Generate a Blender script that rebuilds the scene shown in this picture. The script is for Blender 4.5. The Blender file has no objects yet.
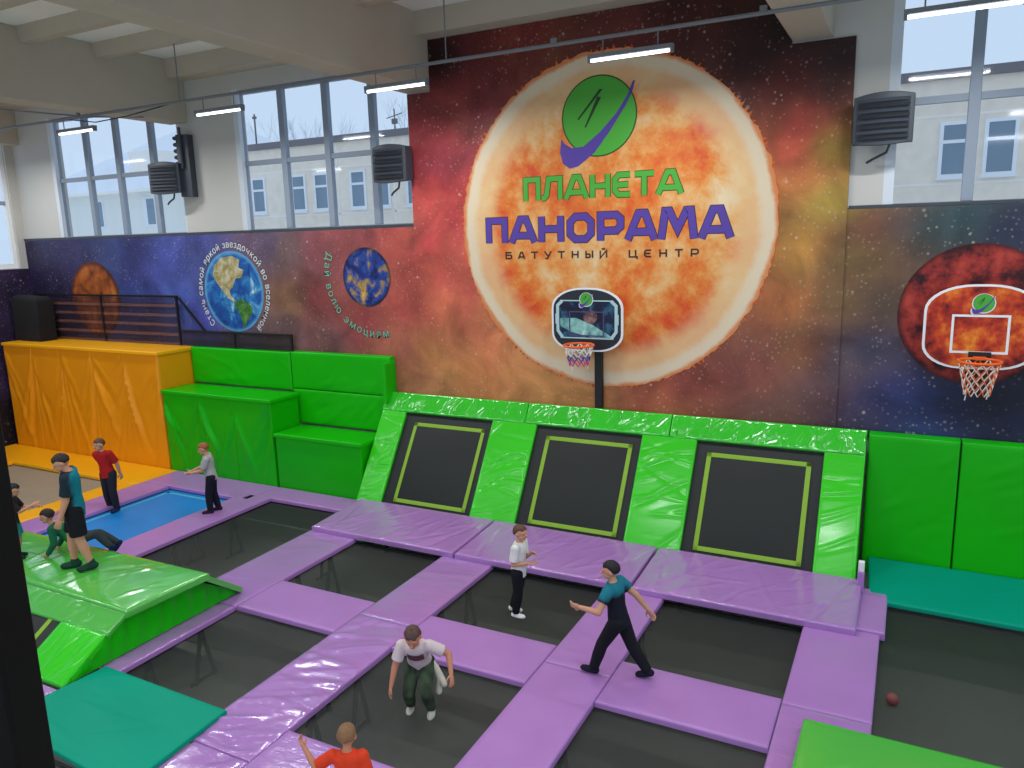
import bpy, bmesh, math, random
import numpy as np
from mathutils import Vector, Matrix
R = math.radians
sc = bpy.context.scene
col = sc.collection

# ------------------------------------------------------------------ camera, world, exposure
cam_d = bpy.data.cameras.new('camera')
cam = bpy.data.objects.new('camera', cam_d); col.objects.link(cam)
cam_d.sensor_fit = 'HORIZONTAL'; cam_d.sensor_width = 36.0
cam_d.lens = 766.74 / 1024 * 36.0
cam_d.clip_start = 0.05; cam_d.clip_end = 300
_y, _p, _r = R(-27.5612), R(-10.8984), R(-1.6252)
_f = Vector((math.sin(_y)*math.cos(_p), math.cos(_y)*math.cos(_p), math.sin(_p)))
_rt = Vector((math.cos(_y), -math.sin(_y), 0)); _u = _rt.cross(_f)
_r2 = math.cos(_r)*_rt + math.sin(_r)*_u; _u2 = -math.sin(_r)*_rt + math.cos(_r)*_u
CAM = Vector((2.856, -12.928, 5.2))
cam.matrix_world = Matrix(((_r2.x, _u2.x, -_f.x, CAM.x), (_r2.y, _u2.y, -_f.y, CAM.y), (_r2.z, _u2.z, -_f.z, CAM.z), (0, 0, 0, 1)))
sc.camera = cam

world = bpy.data.worlds.new('overcast_sky'); sc.world = world; world.use_nodes = True
wb = world.node_tree.nodes['Background']
wb.inputs[0].default_value = (0.60, 0.76, 0.95, 1); wb.inputs[1].default_value = 1.0

sc.view_settings.view_transform = 'Standard'; sc.view_settings.look = 'None'
sc.view_settings.exposure = 0.0; sc.view_settings.gamma = 1.0
sc.view_settings.use_curve_mapping = False
TUBE_WATTS = 84.0          # each ceiling tube fitting

# ------------------------------------------------------------------ helpers
def lin(c):
    return tuple(((v/255)/12.92 if v/255 <= 0.04045 else ((v/255+0.055)/1.055)**2.4) for v in c)

def mat(name, rgb, rough=0.5, metal=0.0, spec=0.5, coat=0.0, noise=None, bump=None, emit=0.0, trans=0.0):
    """rgb is sRGB 0-255.  noise=(scale, amount) varies the colour, bump=(mapping xyz, strength) wrinkles it."""
    m = bpy.data.materials.new(name); m.use_nodes = True
    nt = m.node_tree; b = nt.nodes['Principled BSDF']
    c = lin(rgb)
    b.inputs['Base Color'].default_value = (*c, 1); b.inputs['Roughness'].default_value = rough
    b.inputs['Metallic'].default_value = metal; b.inputs['Specular IOR Level'].default_value = spec
    b.inputs['Coat Weight'].default_value = coat; b.inputs['Coat Roughness'].default_value = 0.12
    if emit:
        b.inputs['Emission Color'].default_value = (*c, 1); b.inputs['Emission Strength'].default_value = emit
    tc = nt.nodes.new('ShaderNodeTexCoord')
    if noise:
        n = nt.nodes.new('ShaderNodeTexNoise'); n.inputs['Scale'].default_value = noise[0]; n.inputs['Detail'].default_value = 5
        nt.links.new(tc.outputs['Object'], n.inputs['Vector'])
        r = nt.nodes.new('ShaderNodeMapRange'); r.inputs['From Min'].default_value = 0.3; r.inputs['From Max'].default_value = 0.7
        r.inputs['To Min'].default_value = 1-noise[1]; r.inputs['To Max'].default_value = 1+noise[1]
        nt.links.new(n.outputs['Fac'], r.inputs['Value'])
        mx = nt.nodes.new('ShaderNodeVectorMath'); mx.operation = 'SCALE'; mx.inputs[0].default_value = c
        nt.links.new(r.outputs['Result'], mx.inputs['Scale']); nt.links.new(mx.outputs[0], b.inputs['Base Color'])
    if bump:
        mp = nt.nodes.new('ShaderNodeMapping'); mp.inputs['Scale'].default_value = bump[0]
        nt.links.new(tc.outputs['Object'], mp.inputs['Vector'])
        n = nt.nodes.new('ShaderNodeTexNoise'); n.inputs['Scale'].default_value = 1.0; n.inputs['Detail'].default_value = 3
        n.inputs['Distortion'].default_value = 0.8
        nt.links.new(mp.outputs[0], n.inputs['Vector'])
        bp = nt.nodes.new('ShaderNodeBump'); bp.inputs['Strength'].default_value = bump[1]; bp.inputs['Distance'].default_value = 0.03
        nt.links.new(n.outputs['Fac'], bp.inputs['Height']); nt.links.new(bp.outputs[0], b.inputs['Normal'])
    return m

def see_through(name, rgb, amount, rough=0.6):
    """woven mesh cloth: part of the light goes straight through"""
    m = bpy.data.materials.new(name); m.use_nodes = True
    nt = m.node_tree; b = nt.nodes['Principled BSDF']; out = nt.nodes['Material Output']
    b.inputs['Base Color'].default_value = (*lin(rgb), 1); b.inputs['Roughness'].default_value = rough
    t = nt.nodes.new('ShaderNodeBsdfTransparent'); mx = nt.nodes.new('ShaderNodeMixShader')
    mx.inputs[0].default_value = amount
    nt.links.new(b.outputs[0], mx.inputs[1]); nt.links.new(t.outputs[0], mx.inputs[2]); nt.links.new(mx.outputs[0], out.inputs[0])
    return m

def glass(name, tint=(252, 253, 255)):
    m = bpy.data.materials.new(name); m.use_nodes = True
    nt = m.node_tree; out = nt.nodes['Material Output']; nt.nodes.remove(nt.nodes['Principled BSDF'])
    t = nt.nodes.new('ShaderNodeBsdfTransparent'); t.inputs[0].default_value = (*lin(tint), 1)
    g = nt.nodes.new('ShaderNodeBsdfGlossy'); g.inputs['Roughness'].default_value = 0.05
    mx = nt.nodes.new('ShaderNodeMixShader'); mx.inputs[0].default_value = 0.025
    nt.links.new(t.outputs[0], mx.inputs[1]); nt.links.new(g.outputs[0], mx.inputs[2]); nt.links.new(mx.outputs[0], out.inputs[0])
    return m

class MB:
    """collects shapes and links them as one mesh object"""
    def __init__(s): s.v = []; s.f = []; s.m = []
    def add(s, vs, fs, mi=0):
        o = len(s.v); s.v += [tuple(v) for v in vs]; s.f += [tuple(i+o for i in f) for f in fs]; s.m += [mi]*len(fs); return s
    def box(s, x0, x1, y0, y1, z0, z1, mi=0, M=None):
        vs = [Vector((x, y, z)) for z in (z0, z1) for y in (y0, y1) for x in (x0, x1)]
        if M: vs = [M @ v for v in vs]
        return s.add(vs, [(0, 2, 3, 1), (4, 5, 7, 6), (0, 1, 5, 4), (2, 6, 7, 3), (0, 4, 6, 2), (1, 3, 7, 5)], mi)
    def bar(s, a, b, w, h=None, mi=0, up=(0, 0, 1)):
        """square bar from a to b"""
        a, b = Vector(a), Vector(b); h = h or w
        d = (b-a).normalized(); x = d.cross(Vector(up))
        if x.length < 1e-4: x = d.cross(Vector((0, 1, 0)))
        x.normalize(); y = x.cross(d)
        vs = [p + x*(w/2*i) + y*(h/2*j) for p in (a, b) for i, j in ((-1, -1), (1, -1), (1, 1), (-1, 1))]
        return s.add(vs, [(3, 2, 1, 0), (4, 5, 6, 7), (0, 1, 5, 4), (1, 2, 6, 5), (2, 3, 7, 6), (3, 0, 4, 7)], mi)
    def tube(s, pts, r, n=8, mi=0, closed=False):
        pts = [Vector(p) for p in pts]; k = len(pts); vs = []; fs = []
        for i, p in enumerate(pts):
            a = pts[(i-1) % k] if (closed or i > 0) else p; b = pts[(i+1) % k] if (closed or i < k-1) else p
            d = (b-a).normalized(); x = d.cross(Vector((0, 0, 1)))
            if x.length < 1e-3: x = d.cross(Vector((0, 1, 0)))
            x.normalize(); y = x.cross(d); rr = r[i] if isinstance(r, (list, tuple)) else r
            vs += [p + (x*math.cos(t) + y*math.sin(t))*rr for t in [2*math.pi*j/n for j in range(n)]]
        for i in range(k if closed else k-1):
            for j in range(n):
                a, b = i*n+j, i*n+(j+1) % n; c, d = ((i+1) % k)*n+(j+1) % n, ((i+1) % k)*n+j
                fs.append((a, d, c, b))
        if not closed: fs += [tuple(range(n)), tuple((k-1)*n+j for j in reversed(range(n)))]
        return s.add(vs, fs, mi)
    def ell(s, c, rx, ry, rz, nu=14, nv=9, mi=0, M=None):
        vs = []; fs = []
        for i in range(nv+1):
            th = math.pi*i/nv
            for j in range(nu):
                ph = 2*math.pi*j/nu
                vs.append(Vector((rx*math.sin(th)*math.cos(ph), ry*math.sin(th)*math.sin(ph), rz*math.cos(th))))
        if M: vs = [M @ v for v in vs]
        vs = [v + Vector(c) for v in vs]
        for i in range(nv):
            for j in range(nu): fs.append((i*nu+j, (i+1)*nu+j, (i+1)*nu+(j+1) % nu, i*nu+(j+1) % nu))
        return s.add(vs, fs, mi)
    def rcone(s, a, b, ra, rb, n=12, caps=True, mi=0):
        """tapered limb with round (caps) or flat ends"""
        a, b = Vector(a), Vector(b); d = (b-a)
        if d.length < 1e-6: return s
        d.normalize(); x = d.cross(Vector((0.3, 0.1, 1))); x.normalize(); y = x.cross(d)
        rings = []
        if caps: rings += [(a - d*ra*math.cos(t), ra*math.sin(t)) for t in (0.15, 0.6, 1.1)]
        rings += [(a, ra), (b, rb)]
        if caps: rings += [(b + d*rb*math.cos(t), rb*math.sin(t)) for t in (1.1, 0.6, 0.15)]
        vs = [p + (x*math.cos(t) + y*math.sin(t))*rr for p, rr in rings for t in [2*math.pi*j/n for j in range(n)]]
        fs = [(i*n+j, (i+1)*n+j, (i+1)*n+(j+1) % n, i*n+(j+1) % n) for i in range(len(rings)-1) for j in range(n)]
        k = len(rings)-1
        fs += [tuple(reversed(range(n))), tuple(k*n+j for j in range(n))]
        return s.add(vs, fs, mi)
    def loft(s, rings, n=18, mi=0):
        """rings: (centre, side, front, rx, ry)"""
        vs = [Vector(c) + Vector(X)*(rx*math.cos(t)) + Vector(F)*(ry*math.sin(t)) for c, X, F, rx, ry in rings for t in [2*math.pi*j/n for j in range(n)]]
        fs = [(i*n+j, i*n+(j+1) % n, (i+1)*n+(j+1) % n, (i+1)*n+j) for i in range(len(rings)-1) for j in range(n)]
        k = len(rings)-1
        fs += [tuple(reversed(range(n))), tuple(k*n+j for j in range(n))]
        return s.add(vs, fs, mi)
    def prism(s, poly, y0, y1, mi=0):
        """polygon in the XZ plane given thickness along Y (y0 = near side)"""
        n = len(poly)
        vs = [(x, y0, z) for x, z in poly] + [(x, y1, z) for x, z in poly]
        fs = [tuple(range(n)), tuple(reversed(range(n, 2*n)))] + [(i, i+n, (i+1) % n+n, (i+1) % n) for i in range(n)]
        return s.add(vs, fs, mi)
    def build(s, name, mats, parent=None, smooth=True, fix=True, angle=40):
        me = bpy.data.meshes.new(name); me.from_pydata(s.v, [], s.f)
        if not isinstance(mats, (list, tuple)): mats = [mats]
        for m in mats: me.materials.append(m)
        me.polygons.foreach_set('material_index', s.m)
        if fix:
            bm = bmesh.new(); bm.from_mesh(me); bmesh.ops.recalc_face_normals(bm, faces=bm.faces); bm.to_mesh(me); bm.free()
        if smooth:
            me.shade_smooth(); me.set_sharp_from_angle(angle=R(angle))
        o = bpy.data.objects.new(name, me); col.objects.link(o)
        if parent: o.parent = parent
        return o

def tag(o, label=None, cat=None, group=None, kind=None):
    if label: o['label'] = label
    if cat: o['category'] = cat
    if group: o['group'] = group
    if kind: o['kind'] = kind
    return o
def thing(name, loc, label, cat, group=None, rz=0):
    o = bpy.data.objects.new(name, None); col.objects.link(o); o.empty_display_size = 0.2
    o.location = loc; o.rotation_euler.z = rz
    return tag(o, label, cat, group)
def bevel(o, w, seg=2):
    m = o.modifiers.new('soft_edge', 'BEVEL'); m.width = w; m.segments = seg; m.limit_method = 'ANGLE'; m.angle_limit = R(35)
    return o

# ------------------------------------------------------------------ vinyl pads with real folds
def folds(Lu, Lv, n, seed, ang=90, spread=12, length=(0.25, 0.7), width=(0.012, 0.03), amp=(0.004, 0.012), band=None):
    rnd = random.Random(seed); out = []
    for _ in range(n):
        u = rnd.uniform(0, Lu); v = rnd.uniform(0, Lv) if band is None else rnd.uniform(*band)*Lv
        out.append((u, v, R(ang + rnd.gauss(0, spread)), rnd.uniform(*length)*min(Lv, 1.4), rnd.uniform(*width), rnd.choice((1, 1, -1))*rnd.uniform(*amp)))
    return out

def slab_mesh(mb, c00, c10, c11, c01, T, r=0.03, step=0.06, fl=(), sag=0.0, puff=0.0, mi=0, seed=1):
    """soft slab: four top corners (counter-clockwise seen from outside), thickness T away from the outside"""
    c00, c10, c11, c01 = [np.array(c, float) for c in (c00, c10, c11, c01)]
    Lu = (np.linalg.norm(c10-c00) + np.linalg.norm(c11-c01))/2; Lv = (np.linalg.norm(c01-c00) + np.linalg.norm(c11-c10))/2
    nrm = np.cross(c11-c00, c01-c10); nrm /= np.linalg.norm(nrm)
    def samples(L):
        k = max(2, int((L-2*r)/step)); edge = [0, r*0.12, r*0.4]
        inner = list(np.linspace(r, L-r, k))
        return np.array(edge + inner + [L-e for e in reversed(edge)])
    su, sv = samples(Lu), samples(Lv); nu, nv = len(su), len(sv)
    U, V = np.meshgrid(su, sv, indexing='ij')
    a, b = U/Lu, V/Lv
    P = (c00*((1-a)*(1-b))[..., None] + c10*(a*(1-b))[..., None] + c11*(a*b)[..., None] + c01*((1-a)*b)[..., None])
    D = np.zeros_like(U)
    for (u0, v0, an, ln, w, am) in fl:
        du, dv = U-u0, V-v0
        along = du*math.cos(an)+dv*math.sin(an); acr = -du*math.sin(an)+dv*math.cos(an) + 0.25*w*np.sin(along*9+u0*7)
        D += am*np.exp(-(acr/w)**2)*np.exp(-(along/(ln*0.5))**4)
    if puff: D += puff*np.clip(np.sin(np.pi*a)*np.sin(np.pi*b), 0, 1)**0.5
    if sag: D += sag*np.sin(np.pi*a)*np.sin(np.pi*b)
    e = np.minimum(np.minimum(U, Lu-U), np.minimum(V, Lv-V))
    D *= np.clip(e/(r*1.5), 0, 1)
    drop = np.where(e < r, r-np.sqrt(np.maximum(r*r-(r-e)**2, 0)), 0)
    P = P + nrm*(D-drop)[..., None]
    vs = [tuple(p) for p in P.reshape(-1, 3)]
    fs = [(i*nv+j, (i+1)*nv+j, (i+1)*nv+j+1, i*nv+j+1) for i in range(nu-1) for j in range(nv-1)]
    loop = [i*nv for i in range(nu)] + [(nu-1)*nv+j for j in range(1, nv)] + [i*nv+nv-1 for i in range(nu-2, -1, -1)] + [j for j in range(nv-2, 0, -1)]
    Pf = P.reshape(-1, 3); base = len(vs); k = len(loop)
    low = max(T-r, 0.004)
    for q in loop: vs.append(tuple(Pf[q]-nrm*low))
    for i in range(k): fs.append((loop[(i+1) % k], loop[i], base+i, base+(i+1) % k))
    fs.append(tuple(base+i for i in reversed(range(k))))
    mb.add(vs, fs, mi); return Lu, Lv

def slab(name, corners, T, m, parent=None, **kw):
    mb = MB(); slab_mesh(mb, *corners, T, **kw)
    return mb.build(name, m, parent, fix=False, angle=60)
def flat(x0, x1, y0, y1, z):
    return ((x0, y0, z), (x1, y0, z), (x1, y1, z), (x0, y1, z))
def front(x0, x1, z0, z1, y):
    return ((x0, y, z0), (x1, y, z0), (x1, y, z1), (x0, y, z1))

# ------------------------------------------------------------------ materials
M = {}
VB = lambda x, y, z, s: ((x, y, z), s)
M['purple'] = mat('purple_vinyl', (168, 118, 186), 0.34, spec=0.5, coat=0.15, noise=(1.2, 0.05), bump=VB(3, 3, 3, 0.10))
M['purple_shiny'] = mat('purple_shiny_vinyl', (168, 119, 187), 0.18, spec=0.6, coat=0.8, noise=(1.2, 0.05), bump=VB(4, 9, 3, 0.28))
M['green'] = mat('green_vinyl', (18, 176, 4), 0.4, spec=0.25, coat=0.05, noise=(0.8, 0.06), bump=VB(3, 3, 3, 0.12))
M['green_shiny'] = mat('green_shiny_vinyl', (46, 192, 36), 0.16, spec=0.6, coat=0.9, noise=(0.8, 0.05), bump=VB(9, 2.5, 2.5, 0.4))
M['lime'] = mat('lime_vinyl', (46, 196, 16), 0.26, spec=0.4, coat=0.3, noise=(0.8, 0.05), bump=VB(2, 5, 5, 0.14))
M['platform'] = mat('leaf_green_vinyl', (78, 176, 66), 0.20, spec=0.6, coat=0.45, noise=(1.0, 0.06), bump=VB(5, 3, 3, 0.2))
M['orange'] = mat('orange_vinyl', (236, 150, 8), 0.42, spec=0.4, noise=(0.7, 0.05), bump=VB(2, 2, 2, 0.12))
M['yellow'] = mat('yellow_vinyl', (242, 168, 10), 0.4, spec=0.4, noise=(0.9, 0.05), bump=VB(2, 2, 2, 0.08))
M['teal'] = mat('teal_vinyl', (0, 146, 118), 0.5, spec=0.12, noise=(0.9, 0.05), bump=VB(2, 2, 2, 0.12))
M['bed'] = see_through('black_mesh_bed', (46, 50, 47), 0.52, 0.6)
M['ramp_bed'] = mat('black_woven_bed', (30, 33, 31), 0.5, spec=0.3, noise=(40, 0.1))
M['ramp_edge'] = mat('black_bed_border', (18, 20, 21), 0.6, noise=(3, 0.1))
M['lime_tape'] = mat('lime_webbing', (128, 168, 30), 0.55)
M['bed_blue'] = mat('blue_bed', (0, 124, 200), 0.5, noise=(2, 0.05))
M['bed_blue_edge'] = mat('pale_blue_tape', (80, 170, 200), 0.5)
M['bed_grey'] = mat('beige_grey_bed', (150, 134, 112), 0.6, noise=(3, 0.05))
M['steel'] = mat('dark_steel', (44, 46, 48), 0.45, metal=0.6)
M['black'] = mat('black_paint', (16, 16, 17), 0.5)
M['floor'] = mat('grey_concrete', (205, 205, 190), 0.6, noise=(0.6, 0.08))
M['white_wall'] = mat('white_plaster', (192, 188, 181), 0.85, noise=(0.7, 0.03))
M['ceiling'] = mat('ceiling_plaster', (240, 238, 233), 0.9, noise=(0.6, 0.05))
M['beam'] = mat('beam_concrete', (188, 176, 158), 0.9, noise=(0.8, 0.05))
M['frame'] = mat('grey_window_frame', (138, 148, 162), 0.5)
M['jamb'] = mat('pale_reveal', (205, 210, 216), 0.8)
M['glass'] = glass('window_glass')
M['heater'] = mat('charcoal_heater', (62, 66, 74), 0.45, spec=0.4)
M['heater_dark'] = mat('black_heater_slot', (38, 40, 46), 0.6)
M['white'] = mat('white_paint', (235, 235, 235), 0.5)
M['tube'] = mat('tube_light', (240, 246, 255), 0.4, emit=5.0)
M['fixture'] = mat('grey_fixture', (120, 122, 126), 0.5)
M['orange_metal'] = mat('orange_rim', (240, 96, 20), 0.35)
M['rope_white'] = mat('white_rope', (226, 220, 208), 0.8)
M['rope_orange'] = mat('orange_rope', (226, 110, 60), 0.8)
M['rope_blue'] = mat('blue_rope', (60, 80, 160), 0.8)
M['rope_pink'] = mat('pink_rope', (205, 80, 130), 0.8)
M['logo_green'] = mat('logo_green', (70, 165, 45), 0.5)
M['logo_dark'] = mat('logo_dark_green', (22, 62, 20), 0.5)
M['logo_purple'] = mat('logo_purple', (82, 56, 150), 0.5)
M['ink_dark'] = mat('dark_brown_ink', (52, 20, 24), 0.5)
M['ink_white'] = mat('white_ink', (226, 226, 226), 0.5)
M['ink_mint'] = mat('mint_ink', (130, 180, 150), 0.5)
M['ink_shadow'] = mat('black_ink', (12, 12, 20), 0.5)

# ------------------------------------------------------------------ the hall
XL, XR, YF = -18.85, 10.5, -22.0
MB().box(XL, XR, YF, 0.35, -1.15, -0.95).build('floor', M['floor'])['kind'] = 'structure'
SILL, HEAD, CEIL = 5.47, 8.5, 9.25
wb_ = MB().box(XL-0.35, XR, 0, 0.35, -0.95, SILL).box(XL-0.35, XR, 0, 0.35, HEAD, CEIL+0.4)
for a, b in ((XL-0.35, -17.25), (-12.42, -10.62), (-5.97, 2.40), (7.2, 8.4)): wb_.box(a, b, 0, 0.35, SILL, HEAD)
wb_.build('wall_back', M['white_wall'], smooth=False)['kind'] = 'structure'
wl = MB().box(XL-0.35, XL, YF, 0, -0.95, 4.72).box(XL-0.35, XL, YF, 0, 8.5, CEIL+0.4)
for a, b in ((-0.22, 0), (-6.2, -4.9), (-12, -11), (YF, -18)): wl.box(XL-0.35, XL, a, b, 4.72, 8.5)
wl.build('wall_left', M['white_wall'], smooth=False)['kind'] = 'structure'
MB().box(XL-0.35, XR, YF, 0.35, CEIL, CEIL+0.3).build('ceiling', M['ceiling'], smooth=False)['kind'] = 'structure'
# main beams run towards the painted wall, shallow ribs cross between them
BEAMS = ((-18.85, -18.5), (-12.62, -12.06), (-6.03, -5.45), (1.05, 1.62), (8.0, 8.6))
for a, b in BEAMS:
    o = MB().box(a, b, YF, 0.0, 7.95, CEIL).build('ceiling_beam', M['beam'], smooth=False); o['kind'] = 'structure'; bevel(o, 0.015)
for (a0, a1), (b0, b1) in zip(BEAMS[:-1], BEAMS[1:]):
    for k in range(13):
        y = -2.0-1.5*k
        pr = [(y-0.10, CEIL-0.27), (y+0.10, CEIL-0.27), (y+0.15, CEIL), (y-0.15, CEIL)]
        o = MB().add([(x, p, q) for x in (a1, b0) for p, q in pr], [(0, 1, 2, 3), (7, 6, 5, 4)] + [(i, i+4, (i+1) % 4+4, (i+1) % 4) for i in range(4)]).build('ceiling_rib', M['beam'], smooth=False)
        o['kind'] = 'structure'
    o = MB().box(a1, b0, -0.45, 0, 8.84, CEIL).build('ceiling_edge_beam', M['beam'], smooth=False); o['kind'] = 'structure'

def window(n, x0, x1, mull, z0=SILL, z1=HEAD, trans=(6.95,)):
    w = 0.075
    fr = MB()
    fr.box(x0, x1, 0.10, 0.2, z0, z0+0.05).box(x0, x1, 0.10, 0.2, z1-0.09, z1)
    fr.box(x0, x0+0.12, 0.098, 0.202, z0+0.001, z1-0.001).box(x1-0.08, x1, 0.098, 0.202, z0+0.001, z1-0.001)
    root = fr.build('window_%d' % n, M['frame'], smooth=False); root['kind'] = 'structure'
    for x in mull:
        bevel(MB().box(x-w, x+w, 0.09, 0.21, z0+0.05, z1-0.09).build('mullion', M['frame'], root, smooth=False), 0.01)
    cols = [x0+0.12] + list(mull) + [x1-0.08]; lev = [z0+0.05] + list(trans) + [z1-0.09]
    for a, b in zip(cols[:-1], cols[1:]):
        for t in trans: MB().box(a+(w if a in mull else 0), b-(w if b in mull else 0), 0.11, 0.2, t-0.05, t+0.05).build('transom', M['frame'], root, smooth=False)
        for c, d in zip(lev[:-1], lev[1:]):
            MB().box(a, b, 0.148, 0.154, c, d).build('pane', M['glass'], root, smooth=False)
    # pale plastered reveal on both sides
    for xa, xb in ((x0, x0+0.14), (x1-0.03, x1)):
        MB().box(xa, xb, 0.002, 0.1, z0, z1).build('reveal', M['jamb'], root, smooth=False)
    return root
window(1, -17.25, -12.42, (-15.93, -14.76, -13.5))
window(2, -10.62, -5.97, (-9.33, -8.12, -6.94))
window(3, 2.40, 7.2, (3.49, 4.68, 5.9))
def side_window(n, y0, y1):
    fr = MB(); X = XL-0.2
    fr.box(X, X+0.1, y0, y1, 4.72, 4.84).box(X, X+0.1, y0, y1, 8.4, 8.5).box(X-.001, X+0.101, y0, y0+0.1, 4.721, 8.499).box(X-.001, X+0.101, y1-0.1, y1, 4.721, 8.499)
    root = fr.build('window_%d' % n, M['white'], smooth=False); root['kind'] = 'structure'
    k = max(1, round((y1-y0)/1.2)); ys = [y0+0.1+(y1-y0-0.2)*i/k for i in range(k+1)]
    for y in ys[1:-1]: MB().box(X, X+0.1, y-0.05, y+0.05, 4.84, 8.4).build('mullion', M['frame'], root, smooth=False)
    MB().box(X, X+0.1, y0+0.1, y1-0.1, 6.4, 6.5).build('transom', M['frame'], root, smooth=False)
    for a, b in zip(ys[:-1], ys[1:]): MB().box(X+0.04, X+0.046, a, b, 4.84, 8.4).build('pane', M['glass'], root, smooth=False)
side_window(4, -4.9, -0.22); side_window(5, -11, -6.2); side_window(6, -18, -12)
# slim coping over the printed wall
o = MB().box(-18.85, -5.97, -0.035, 0.0, SILL-0.02, SILL+0.03).build('trim_1', M['heater'], smooth=False); o['kind'] = 'structure'
o = MB().box(1.95, XR, -0.035, 0.0, SILL-0.0, SILL+0.04).build('trim_2', M['heater'], smooth=False); o['kind'] = 'structure'

# ------------------------------------------------------------------ the printed space mural
LEFT_INK = [(-18.76,4.93,35,25,60), (-19.16,3.26,30,20,45), (-17.37,5.18,45,40,85), (-17.67,3.84,38,30,58), (-14.56,5.13,40,50,105), (-14.41,3.88,45,60,130), (-13.14,4.87,50,65,140), (-12.95,3.90,55,75,155), (-12.08,5.09,60,70,135), (-12.15,3.43,60,75,155), (-9.86,5.16,90,75,100), (-9.43,5.00,118,88,85), (-9.40,3.95,128,88,58), (-9.62,3.27,110,80,80), (-8.43,5.03,128,62,66), (-8.54,3.96,128,52,48), (-8.34,3.09,112,70,68), (-7.48,3.55,152,58,52), (-6.35,4.99,175,48,48), (-6.30,3.99,175,60,48), (-6.37,2.95,165,88,58), (-7.61,5.22,145,62,68), (-11.06,2.99,85,72,95), (-14.21,2.87,50,50,90), (-20.08,1.48,28,20,40)]
MID_INK = [(-5.53,6.87,160,40,45), (-5.21,8.47,38,12,15), (-4.55,8.90,90,28,24), (-3.53,9.00,115,30,25), (-2.04,8.86,95,33,28), (-0.36,8.32,70,24,20), (0.57,7.76,48,15,15), (0.85,8.15,30,14,14), (1.72,7.62,45,24,26), (-5.03,7.74,115,28,28), (-5.35,5.93,195,58,42), (-5.65,4.78,190,58,42), (-5.45,4.00,200,90,48), (-5.75,2.98,180,112,48), (-6.04,2.13,165,102,58), (-4.59,2.63,200,122,50), (-4.17,2.05,195,120,55), (-2.88,2.34,190,122,52), (-0.95,2.29,155,75,38), (-0.43,2.51,135,65,40), (0.74,2.75,125,65,50), (1.34,3.28,130,75,40), (1.16,4.08,172,88,28), (1.27,4.86,180,112,28), (1.68,5.61,155,125,35), (1.64,6.35,135,108,25), (1.97,4.70,122,90,48), (1.23,5.93,185,100,30), (1.19,6.82,150,48,28), (1.89,4.09,122,90,52), (1.60,7.21,72,40,33), (0.89,7.29,90,24,18), (1.67,2.48,90,60,60), (2.01,3.15,85,70,75), (1.07,2.27,112,70,58), (1.07,6.39,190,60,25)]
RIGHT_INK = [(2.26,5.14,112,58,42), (2.45,4.09,90,70,58), (2.36,3.32,62,58,82), (2.66,5.20,80,60,58), (3.05,5.19,52,70,70), (3.42,5.25,42,70,75), (4.04,5.09,42,52,75), (2.68,2.56,42,48,100), (2.27,2.37,60,52,82), (3.09,2.59,28,38,98), (3.48,2.62,20,23,50), (3.99,2.65,16,16,33), (4.27,2.23,28,28,60), (3.12,2.12,32,42,95), (4.34,2.83,22,22,42), (2.28,4.70,112,80,48)]
INK = LEFT_INK + MID_INK + RIGHT_INK
_IP = np.array([(a, b) for a, b, *_ in INK]); _IC = np.array([lin(c[2:]) for c in INK])
def ink_at(x, z, p=3.2):
    w = 1/((_IP[:, 0]-x)**2 + (1.25*(_IP[:, 1]-z))**2 + 0.05)**(p/2)
    return (w[:, None]*_IC).sum(0)/w.sum()

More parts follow.
